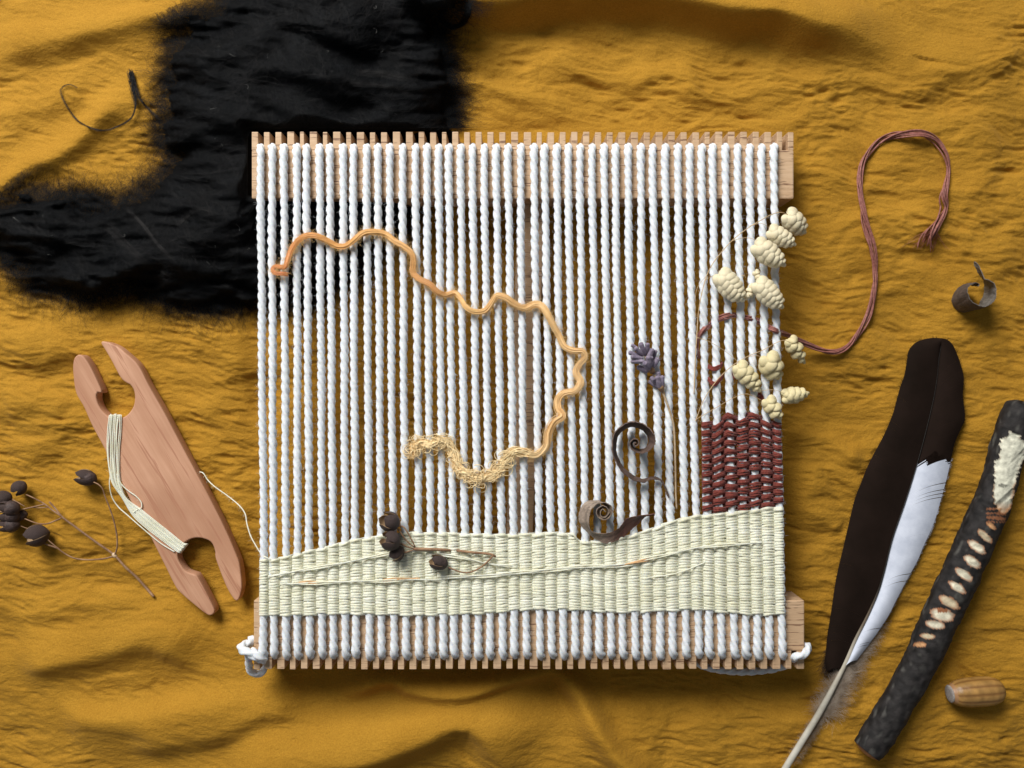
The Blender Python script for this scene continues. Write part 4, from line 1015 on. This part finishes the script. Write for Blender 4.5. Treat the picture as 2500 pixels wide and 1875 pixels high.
tag(lf1, 'grey dry leaf curled into a ring with pointed tip, on the cloth', 'leaf', 'dried curled leaves')
c9 = lambda a, b: (1440 + a / 4.88, 1000 + b / 4.88)
sp_ = [(548, 402), (535, 392), (525, 408), (542, 428), (570, 418), (578, 385), (548, 356), (505, 366), (480, 405), (498, 462), (560, 500), (640, 510), (710, 480), (757, 420), (774, 350), (755, 285), (700, 225), (625, 172), (540, 148), (450, 163), (352, 220), (292, 310), (270, 430), (284, 540), (325, 640), (385, 728), (455, 795), (525, 836), (600, 858), (650, 868), (690, 838), (760, 822), (840, 838), (882, 885), (915, 955), (945, 1050)]
ctr = np.array([560, 400.0]); A, B = [], []
nsp = len(sp_)
for i, p in enumerate(sp_):
    p = np.array(p, float); f = i / (nsp - 1); d = ctr - p; d = d / (np.linalg.norm(d) + 1e-6)
    wpx = np.interp(i, [0, 8, 11, 13, 15, 18, 21, 24, 27, 29, 30, 35], [10, 22, 46, 70, 76, 62, 46, 44, 54, 36, 30, 26])
    ht = np.interp(i, [0, 8, 14, 20, 27, 30, 35], [7, 8, 8.5, 7, 3, 1.6, 1.2])
    zt = 18 + np.interp(i, [0, 8, 14, 20, 28, 35], [10, 10, 10, 9, 5, 2.2])
    A.append((*c9(*p), zt)); q = p + d * wpx; B.append((*c9(*q), zt - ht))
lf2 = ribbon('curled_leaf', A, B, 190, M_leaf, None, (.15, .095, .072), (.24, .165, .13), th=.34, loc=tuple(P(1550, 1080, 18 * MM)))
tag(lf2, 'thin dark leaf rolled into open spiral, left of the lavender stem', 'leaf', 'dried curled leaves')
A = [(1478, 1250, 27), (1472, 1243, 27), (1466, 1250, 27), (1469, 1260, 27), (1478, 1262, 27), (1486, 1252, 27), (1482, 1240, 27), (1470, 1236, 27), (1459, 1243, 27), (1456, 1254, 27), (1464, 1265, 27), (1478, 1268, 27), (1491, 1260, 27), (1495, 1247, 27), (1489, 1234, 27), (1474, 1227, 27), (1458, 1231, 26.5), (1446, 1243, 26), (1440, 1260, 25), (1439, 1278, 24), (1444, 1296, 22.5), (1462, 1301, 21.5), (1490, 1300, 21.5), (1512, 1287, 22), (1530, 1266, 22.5), (1555, 1259, 22), (1572, 1257, 21), (1598, 1253.5, 20)]
B = [(1478, 1250, 20), (1473, 1245, 20), (1468, 1250, 20), (1470, 1258, 20), (1478, 1260, 20), (1484, 1252, 20), (1480, 1242, 20), (1470, 1239, 20), (1461, 1245, 20), (1459, 1254, 20), (1466, 1262, 20), (1477, 1264, 20), (1488, 1256, 20), (1488, 1244, 19.5), (1470, 1226, 19), (1450, 1222, 19), (1430, 1228, 19), (1417, 1244, 18.8), (1414, 1264, 18.8), (1420, 1284, 18.8), (1438, 1302, 18.8), (1456, 1316, 19.3), (1482, 1326, 19.5), (1512, 1316, 19.5), (1535, 1298, 19.5), (1556, 1279, 19.5), (1574, 1262, 19.5), (1598, 1256.5, 19.3)]
lf3 = ribbon('curled_leaf', A, B, 170, M_leaf, None, (.30, .22, .165), (.40, .31, .24), endc=(.19, .085, .062), rib=.4, loc=tuple(P(1490, 1280, 19 * MM)))
tag(lf3, 'reddish brown leaf with one rolled end at the cream band edge', 'leaf', 'dried curled leaves')

# ---------------------------------------------------------------- feather
rz_ = rest(2030, 2330, 850, 1600, 85)
fe = thing('feather', 'long black feather with white lower right vane, right of the loom', 'feather', tuple(P(2000, 1740, 0)))
RA = [(2300, 832), (2292, 880), (2287, 929), (2276, 989), (2254, 1079), (2235, 1146), (2209, 1228), (2179, 1314), (2158, 1397), (2143, 1446), (2119, 1501), (2088, 1563), (2064, 1619), (2029, 1688), (1994, 1751), (1956, 1813), (1918, 1875), (1880, 1940)]
LE = [(2300, 826), (2276, 825), (2250, 830), (2231, 840), (2218, 857), (2214, 881), (2208, 915), (2198, 944), (2188, 980), (2179, 1012), (2157, 1064), (2123, 1128), (2100, 1184), (2086, 1221), (2071, 1284), (2056, 1348), (2046, 1390), (2038, 1432), (2029, 1494), (2020, 1550), (2016, 1590), (2014, 1615), (2018, 1640)]
RE = [(2300, 826), (2312, 829), (2325, 840), (2334, 858), (2345, 888), (2353, 922), (2351, 967), (2356, 1019), (2345, 1049), (2332, 1079), (2323, 1116), (2313, 1161), (2299, 1213), (2280, 1277), (2254, 1335), (2240, 1369), (2213, 1418), (2188, 1466), (2168, 1505), (2143, 1543), (2123, 1570), (2108, 1590), (2092, 1612)]
def zf(px, py):
    return np.maximum(rz_ + 1.6 * MM, clz(px, py) + 1.0 * MM)
rp = cr(np.array(RA, float), 8); 
M_black = simple('black_barbs', (.011, .007, .005), (.020, .012, .009), 60, .75, 1, .00001, spec=.04)
M_white = simple('white_barbs', (.56, .60, .70), (.72, .76, .86), 200, .7, spec=.15)
M_down = simple('brown_down', (.28, .21, .15), (.60, .50, .40), 200, .8, spec=.1)
M_quill = simple('quill', (.62, .60, .56), (1, 1, 1), 130, .35, 1500, .00006, spec=.5, coat=.2, stretch=((1, 1, 1), 0), attr=True)
def arclen(p): return np.r_[0, np.cumsum(np.linalg.norm(np.diff(p, axis=0), axis=1))]
def at(p, s):
    L = arclen(p); return np.stack([np.interp(s * L[-1], L, p[:, k]) for k in range(2)], 1)
Rcurve = cr(np.array(RA[:13] + [(2056, 1635)], float), 5); Lc = cr(np.array(LE, float), 5); Rc = cr(np.array(RE, float), 5)
def vane(edge, side):
    nb_ = 360; nw = 36 if side > 0 else 14
    u = np.linspace(0, 1, nb_)
    # barbs lean towards the tip: the root lies further down the shaft than the outer end
    root = at(Rcurve, np.clip(.02 + u * .98, 0, 1)); tipp = at(edge, np.clip(u ** 1.04, 0, 1))
    blk, wht = MB(), MB()
    SPLIT = set(rng.integers(int(nb_ * .45), int(nb_ * .97), 9 if side > 0 else 0).tolist()); f = np.linspace(0, 1, nw)[None, :, None]
    G = root[:, None] * (1 - f) + tipp[:, None] * f
    # barbs run obliquely and curve slightly
    G[..., 1] -= (np.sin(np.pi * f[..., 0]) * 6)
    zc_ = zf(G[..., 0].ravel(), G[..., 1].ravel()).reshape(G.shape[:2])
    zbase = rz_ + 2.6 * MM + 1.7 * MM * np.sin(np.pi * np.clip(f[..., 0], 0, 1) * .62) - 2.0 * MM * f[..., 0] ** 3 + .4 * MM * np.sin(u * 9)[:, None] * f[..., 0]
    zbase = zbase + .012 * MM * (np.arange(nb_) % 2)[:, None]
    # a few splits in the white vane
    k2 = S * (H - zbase) / H
    W = np.stack([(G[..., 0] - 1250) * k2, -(G[..., 1] - 937.5) * k2, zbase], -1)
    yb = 1128 + 14 * np.sin(u * 90) + rng.normal(size=nb_) * 5
    for i in range(nb_ - 1):
        gap = .03 if rng.uniform() < .04 else 0
        a_ = W[i]; g_ = (np.clip(f[0] - .25, 0, 1) * 1.2 if i in SPLIT else gap); b_ = W[i + 1] * (1 - g_) + W[i] * g_
        bl = (side < 0)
        x_, y_ = G[i, :, 0], G[i, :, 1]
        if side > 0:
            jb = 1118 + 11 * samp(F[4], x_ * 2.2, y_ * 0 + 30) + rng.normal() * 3
            jb = jb
            bl = y_ < jb + np.where(x_ < 2275, 12, -4)
            cut = int(bl.sum())
            for sel, mbx in ((bl, blk), (~bl, wht)):
                ids = np.where(sel)[0]
                if len(ids) >= 1:
                    lo, hi = ids.min(), min(ids.max() + 1, nw - 1)
                    if hi > lo: mbx.grid(np.stack([a_[lo:hi + 1], b_[lo:hi + 1]], 0))
        else: blk.grid(np.stack([a_, b_], 0))
    return blk, wht
bl, _ = vane(Lc, -1); o = bl.build('left_vane', M_black, fe); o.name = 'vane'
bl2, wh = vane(Rc, 1); o = bl2.build('vane', M_black, fe); o = wh.build('vane', M_white, fe); o['label'] = 'white part of the vane'
for side, edge, mt in ((-1, Lc, M_black), (1, Rc, None)):   # barb ends ruffle the outline
    cur = []; cw = []
    for q in range(900):
        s0 = rng.uniform(0.01, .98); p = at(edge, np.array([s0]))[0]; r0 = at(Rcurve, np.array([s0]))[0]; d = p - r0; d = d / (np.linalg.norm(d) + 1e-6)
        d = d + np.array([0, -.35]) + rng.normal(size=2) * .10; l = rng.uniform(2, 7)
        pts = [P(*(p - d * 8 + d * l * j * .5), rz_ + (1.6 + .1 * rng.normal()) * MM) for j in range(5)]
        (cw if (side > 0 and p[1] > 1120) else cur).append(pts)
    if cur: hair('barb_tips', np.array(cur), .05 * MM, M_black, fe)
    if cw: hair('barb_tips', np.array(cw), .05 * MM, M_white, fe)
tq = np.linspace(0, 1, len(rp)); wq = ipol([(0, .5), (.25, 1.0), (.5, 1.9), (.66, 4.2), (.8, 7.5), (1, 8.5)], tq) * S
zq = np.array([rz_ + 3.1 * MM + (.0 if t < .6 else -(t - .6) * 2.5 * MM) for t in tq])
zq = np.maximum(zq, clz(rp[:, 0], rp[:, 1]) + wq * .5)
qc = np.stack([ipol([(0, .012), (.52, .02), (.60, .16), (.68, .55), (1, .72)], tq), ipol([(0, .01), (.52, .016), (.60, .12), (.68, .50), (1, .70)], tq), ipol([(0, .008), (.52, .012), (.60, .08), (.68, .40), (1, .62)], tq)], 1)
MB().tube(PA(rp, zq), wq, 12, flat=.8, c=qc).build('quill', M_quill, fe)
dn = []
for q in range(5200):
    s0 = rng.uniform(.60, .86) if rng.uniform() < .85 else rng.uniform(.86, .93); i = int(s0 * (len(rp) - 1)); p = rp[i].copy(); side = 1 if rng.uniform() < .62 else -1
    T = rp[max(i - 2, 0)] - rp[i]; T /= np.linalg.norm(T) + 1e-9; N_ = np.array([-T[1], T[0]]) * side
    if N_[0] * side < 0: N_ = -N_
    a = math.atan2(*(T * .8 + N_ * rng.uniform(.3, 1.4))[::-1]); l = rng.uniform(14, 85) * (1 if side > 0 else .6) * (1 if s0 < .82 else .45); cu = rng.normal() * .14
    pts = []; x, y = p; z_ = rz_ + 1.8 * MM
    for j in range(8):
        pts.append(P(x, y, max(z_ + rng.normal() * .15 * MM - j * .1 * MM, float(clz(x, y)[0]) + .2 * MM))); a += cu + rng.normal() * .12; x += math.cos(a) * l / 8; y += math.sin(a) * l / 8
    dn.append(pts)
hair('down', np.array(dn), .034 * MM, M_down, fe)
fr2 = []
for q in range(1600):
    t_ = rng.uniform(0, 1); x, y = 2016 + t_ * 52 + rng.normal() * 2, 1606 - t_ * 12 + rng.normal() * 10; a = 1.75 - t_ * .5 + rng.normal() * .35; l = rng.uniform(12, 62); cu = rng.normal() * .06; pts = []
    for j in range(7):
        pts.append(P(x, y, max(rz_ + (1.9 - j * .15) * MM, float(clz(x, y)[0]) + .3 * MM))); a += cu; x += math.cos(a) * l / 7; y += math.sin(a) * l / 7
    fr2.append(pts)
hair('barb_fringe', np.array(fr2), .030 * MM, simple('brown_barb', (.03, .02, .015), (.09, .06, .045), 200, .8, spec=.1), fe)

# ---------------------------------------------------------------- notched stick
CL = [(2502, 985, 38), (2488, 1018, 43), (2474, 1060, 43), (2460, 1100, 42), (2447, 1150, 40), (2432, 1195, 42), (2420, 1235, 44), (2391, 1300, 43), (2347, 1400, 44), (2299, 1500, 43), (2255, 1600, 40), (2200, 1700, 38), (2140, 1800, 38), (2116, 1832, 36)]
stz = rest(2150, 2450, 1050, 1800, 70)
cp = cr(np.array(CL, float), 3.0); npt = len(cp); na = 120
T = np.gradient(cp[:, :2], axis=0); T /= np.linalg.norm(T, axis=1)[:, None]; Nn = np.stack([-T[:, 1], T[:, 0]], 1)
th = np.linspace(0, 2 * np.pi, na, endpoint=False)
s_ = arclen(cp[:, :2])
A2, S2 = np.meshgrid(th, s_)
U = A2 / (2 * np.pi) * 260
bark = samp(F[4], U * 2.2, S2 * .9) * .010 + samp(F[3], U * 1.2 + 90, S2 * .5) * .022 + samp(F[4], U * 3 + 9, S2 * .8 + 40) * .006
rad = cp[:, 2:3] * (1 + bark); 
endt = np.minimum((s_ + 6) / 16, 1)[:, None] ** .5; rad = rad * endt
zax = stz + 38 * S * .92
lat = np.cos(A2) * rad; zz = np.sin(A2) * rad * S * .9
X = cp[:, 0:1] + Nn[:, 0:1] * lat; Y = cp[:, 1:2] + Nn[:, 1:2] * lat
# oblique cut at the lower end
Zv = zax + zz
top = np.sin(A2) > -.1
col = np.zeros((npt, na, 3)); nv_ = samp(F[4], U * 3, S2 * .5)[..., None]; nv2 = samp(F[3], U * 2 + 50, S2)[..., None]
col[:] = np.array([.024, .021, .020]) * (1 + .25 * nv_) 
pale = .55 * np.clip(samp(F[4], U * 3 + 700, S2 * .35)[..., None] * .7 + nv2 * .4 - .75, 0, 1) * np.clip(.5 + np.cos(A2)[..., None] * .9, .1, 1)
col = col * (1 - pale) + np.array([.16, .155, .135]) * pale
notches = [(2420, 1283, 13, 6, 40, 1), (2405, 1309, 20, 8, 42, 2), (2385, 1335, 22, 10, 35, 0), (2374, 1371, 21, 11, 35, 0), (2353, 1402, 21, 10, 35, 0), (2337, 1433, 20, 9.5, 32, 0), (2318, 1470, 24, 11, 28, 2), (2301, 1501, 26, 15, 12, 3), (2284, 1525, 22, 9, 10, 0), (2265, 1553, 15, 6.5, 6, 2), (2246, 1574, 14, 6, 0, 1)]
gid = np.zeros((npt, na), int); dep = np.zeros((npt, na))
nzz = samp(F[4], X * 2.2, Y * 2.2)
# apparent picture position of each point
kk = (H - zax) / (H - Zv); AX = 1250 + (X - 1250) * kk; AY = 937.5 + (Y - 937.5) * kk
nzz = samp(F[4], AX * 1.5, AY * 1.5)
for q, (cx, cy, a_, b_, an, ty) in enumerate(notches):
    a_ *= 1.22; b_ *= 1.08
    ca, sa = math.cos(R(an)), math.sin(R(an)); dx, dy = AX - cx, AY - cy
    e = np.sqrt(((dx * ca + dy * sa) / a_) ** 2 + ((-dx * sa + dy * ca) / b_) ** 2) + nzz * .055
    m = top & (e < 1); gid[m] = q + 1; dep = np.where(top & (e < 1.2), np.maximum(dep, np.clip(1.2 - e, 0, 1) * 3.2), dep)
    inner = np.clip((1 - e) / .40, 0, 1)[..., None]
    orange = np.array([.36, .14, .06]); white = np.array([.80, .74, .56]) if ty != 1 else np.array([.62, .34, .16])
    if ty == 3: inner = inner * np.clip(1.3 - ((dy + 5) < 0) * 1.3 * (np.abs(dx) < 12), 0, 1)[..., None]
    if ty == 2: white = np.array([.72, .60, .40])
    cc = orange * (1 - inner) + white * inner * (1 + .12 * nzz[..., None])
    col = np.where(m[..., None], cc, col)
pat = np.array([(890, 375), (960, 420), (1060, 500), (1060, 650), (1000, 740), (965, 860), (950, 950), (925, 1080), (940, 1110), (880, 1190), (835, 1215), (760, 1180), (722, 1000), (742, 850), (730, 720), (790, 640), (795, 560), (800, 470), (865, 450)], float); pat = np.stack([2250 + pat[:, 0] / 4.148, 960 + pat[:, 1] / 4.148], 1)
dp = pdist(AX, AY, pat) + nzz * 2.0; m = top & (dp > 0); gid[m] = 50; dep = np.where(top, np.maximum(dep, np.clip((dp + 1) / 5, 0, 1) * 5.0), dep)
lines = samp(F[4], (AX + AY * .5) * 5, (AY - AX * .5) * .8); grv = np.clip(samp(F[3], AX * .4 + AY * .9, (AY + AX * .9) * 1.2) - 1.1, 0, 1)
rim = np.clip(1 - dp / 5, 0, 1) * .55 * (AY > 1180) + np.clip(1 - dp / 3, 0, 1) * .35 + np.clip((AY - 1225) / 25, 0, .7)
cw_ = np.array([.82, .80, .64]) * (1 + .07 * lines[..., None]) * (1 - .55 * grv[..., None])
cw_ = cw_ * (1 - np.clip(rim, 0, 1)[..., None]) + np.array([.48, .24, .11]) * np.clip(rim, 0, 1)[..., None]
col = np.where(m[..., None], cw_, col)
dk = ((AX - 2448) / 9) ** 2 + ((AY - 1186) / 5) ** 2 < 1 + nzz; col = np.where((m & dk)[..., None], col * .35, col)
dep = dep + np.where(m, (lines * .25 + grv * 2.5), 0)
ed = (~m) & top & (np.abs(AX - 2432) < 24) & (np.abs(AY - 1258) < 18) & (nzz > -.2); col = np.where(ed[..., None], np.array([.30, .12, .055]), col)
shr = 1 - dep / 43.0
X = cp[:, 0:1] + Nn[:, 0:1] * lat * (1 - dep / 90); Y = cp[:, 1:2] + Nn[:, 1:2] * lat * (1 - dep / 90); Zv = zax + zz * shr
kz = S * (H - zax) / H
SV = np.stack([(X - 1250) * kz, -(Y - 937.5) * kz, Zv], -1)
stick = thing('notched_stick', 'dark bark stick with carved pale notches and a peeled patch', 'stick', tuple(P(2300, 1500, stz)))
i0 = np.arange(npt - 1)[:, None] * na; j0 = np.arange(na)[None]; j1 = (j0 + 1) % na
Q = np.stack([i0 + j0, i0 + j1, i0 + na + j1, i0 + na + j0], -1).reshape(-1, 4); gq = gid[:-1].reshape(-1)
fv, fc = SV.reshape(-1, 3) - abs_loc(stick), np.clip(col, 0, 1).reshape(-1, 3)
def sub(sel, name):
    q_ = Q[sel]; us_, iv_ = np.unique(q_, return_inverse=True)
    me_ = mesh_from(name, fv[us_], iv_.reshape(-1, 4), M_stick, True, fc[us_])
    o_ = bpy.data.objects.new(name, me_); C.objects.link(o_); o_.parent = stick; return o_
sub(gq == 0, 'bark')
for q in range(len(notches)):
    if (gq == q + 1).any(): sub(gq == q + 1, 'notch')
sub(gq == 50, 'peeled_patch')
for ring, name in ((npt - 1, 'cut_end'), (0, 'cut_end')):
    r_ = SV[ring]; c_ = r_.mean(0); tt = np.linspace(0, 1, 5)[:, None, None]
    sg = -1 if ring else 1
    G = r_[None] * (1 - tt) + c_[None] * tt + np.array([-.45, -.85, 0]) * sg * -1 * (1.6 * MM * np.sin(tt * 1.5)) * (-1 if ring == 0 else 1)
    mbx = MB(); cc_ = np.broadcast_to(np.array([.52, .27, .13]), (5, na, 3)) * (1 + .15 * rng.normal(size=(5, na, 1))); cc_ = cc_.copy(); cc_[0] = [.2, .09, .05]
    mbx.grid(G, True, cc_.reshape(-1, 3)); mbx.build(name, M_stick, stick)

# ---------------------------------------------------------------- acorn
za = rest(2310, 2450, 1660, 1730, 70)
ac = thing('acorn', 'striped golden brown acorn without its cup, on the cloth right of the dark stick', 'acorn', tuple(P(2385, 1690, za)))
zA = za + 4.6 * MM; a0, a1 = P(2319, 1694, zA), P(2452, 1684, zA)
tt = np.linspace(0, 1, 40); pr = np.interp(tt, [0, .03, .12, .3, .55, .75, .88, .95, .985, 1], [.52, .62, .84, .97, 1.0, .96, .80, .56, .28, .06]) 
pr = np.convolve(np.r_[pr[:1], pr, pr[-1:]], [.25, .5, .25], 'valid')
nA = 72; tha = np.linspace(0, 2 * np.pi, nA, endpoint=False)
ax_ = (a1 - a0); A_ = ax_ / np.linalg.norm(ax_); sd = np.cross([0, 0, 1.0], A_); sd /= np.linalg.norm(sd); upv = np.cross(A_, sd)
TT, AA = np.meshgrid(tt, tha, indexing='ij')
fl = 1 - .020 * np.abs(np.sin(AA * 5.5)) ** .5 * np.sin(np.pi * TT) * 0 - .028 * np.exp(-((((AA * 11 / 6.283) % 1) - .5) / .16) ** 2) * np.sin(np.pi * TT)
rr = pr[:, None] * 34.5 * S * fl
G = a0 + ax_ * TT[..., None] + sd * (rr * np.cos(AA))[..., None] + upv * (rr * np.sin(AA))[..., None]
str_ = np.exp(-((((AA * 11 / 6.283) % 1) - .5) / .17) ** 2)[..., None]; n_ = samp(F[4], AA * 40, TT * 90)[..., None]
cA = np.array([.40, .215, .06]) * (1 + .12 * n_) * (1 - str_) + np.array([.22, .10, .026]) * str_
cA = cA * (1 - .45 * np.clip((TT[..., None] - .8) * 3, 0, 1)); cA = np.where(TT[..., None] < .06, np.array([.42, .22, .10]), cA)
M_acorn = simple('acorn_shell', (.7, .7, .7), (1, 1, 1), 300, .42, 900, .00008, attr=True, spec=.5)
mb = MB(); mb.grid(G, True, np.clip(cA, 0, 1).reshape(-1, 3)); mb.build('shell', M_acorn, ac)
mb = MB(); r2 = np.array([1.0, 1.06, .95, .7, .35, .02]) * 19.5 * S; h2 = np.array([2, -.5, -2.2, -3, -3.2, -3.2]) * S
G = a0 + (A_ * h2[:, None])[:, None] + sd * (r2[:, None] * np.cos(tha)[None])[..., None] + upv * (r2[:, None] * np.sin(tha)[None])[..., None]
mb.grid(G, True); mb.build('scar', simple('acorn_scar', (.22, .19, .17), (.40, .36, .33), 1600, .8, 2500, .0002), ac)
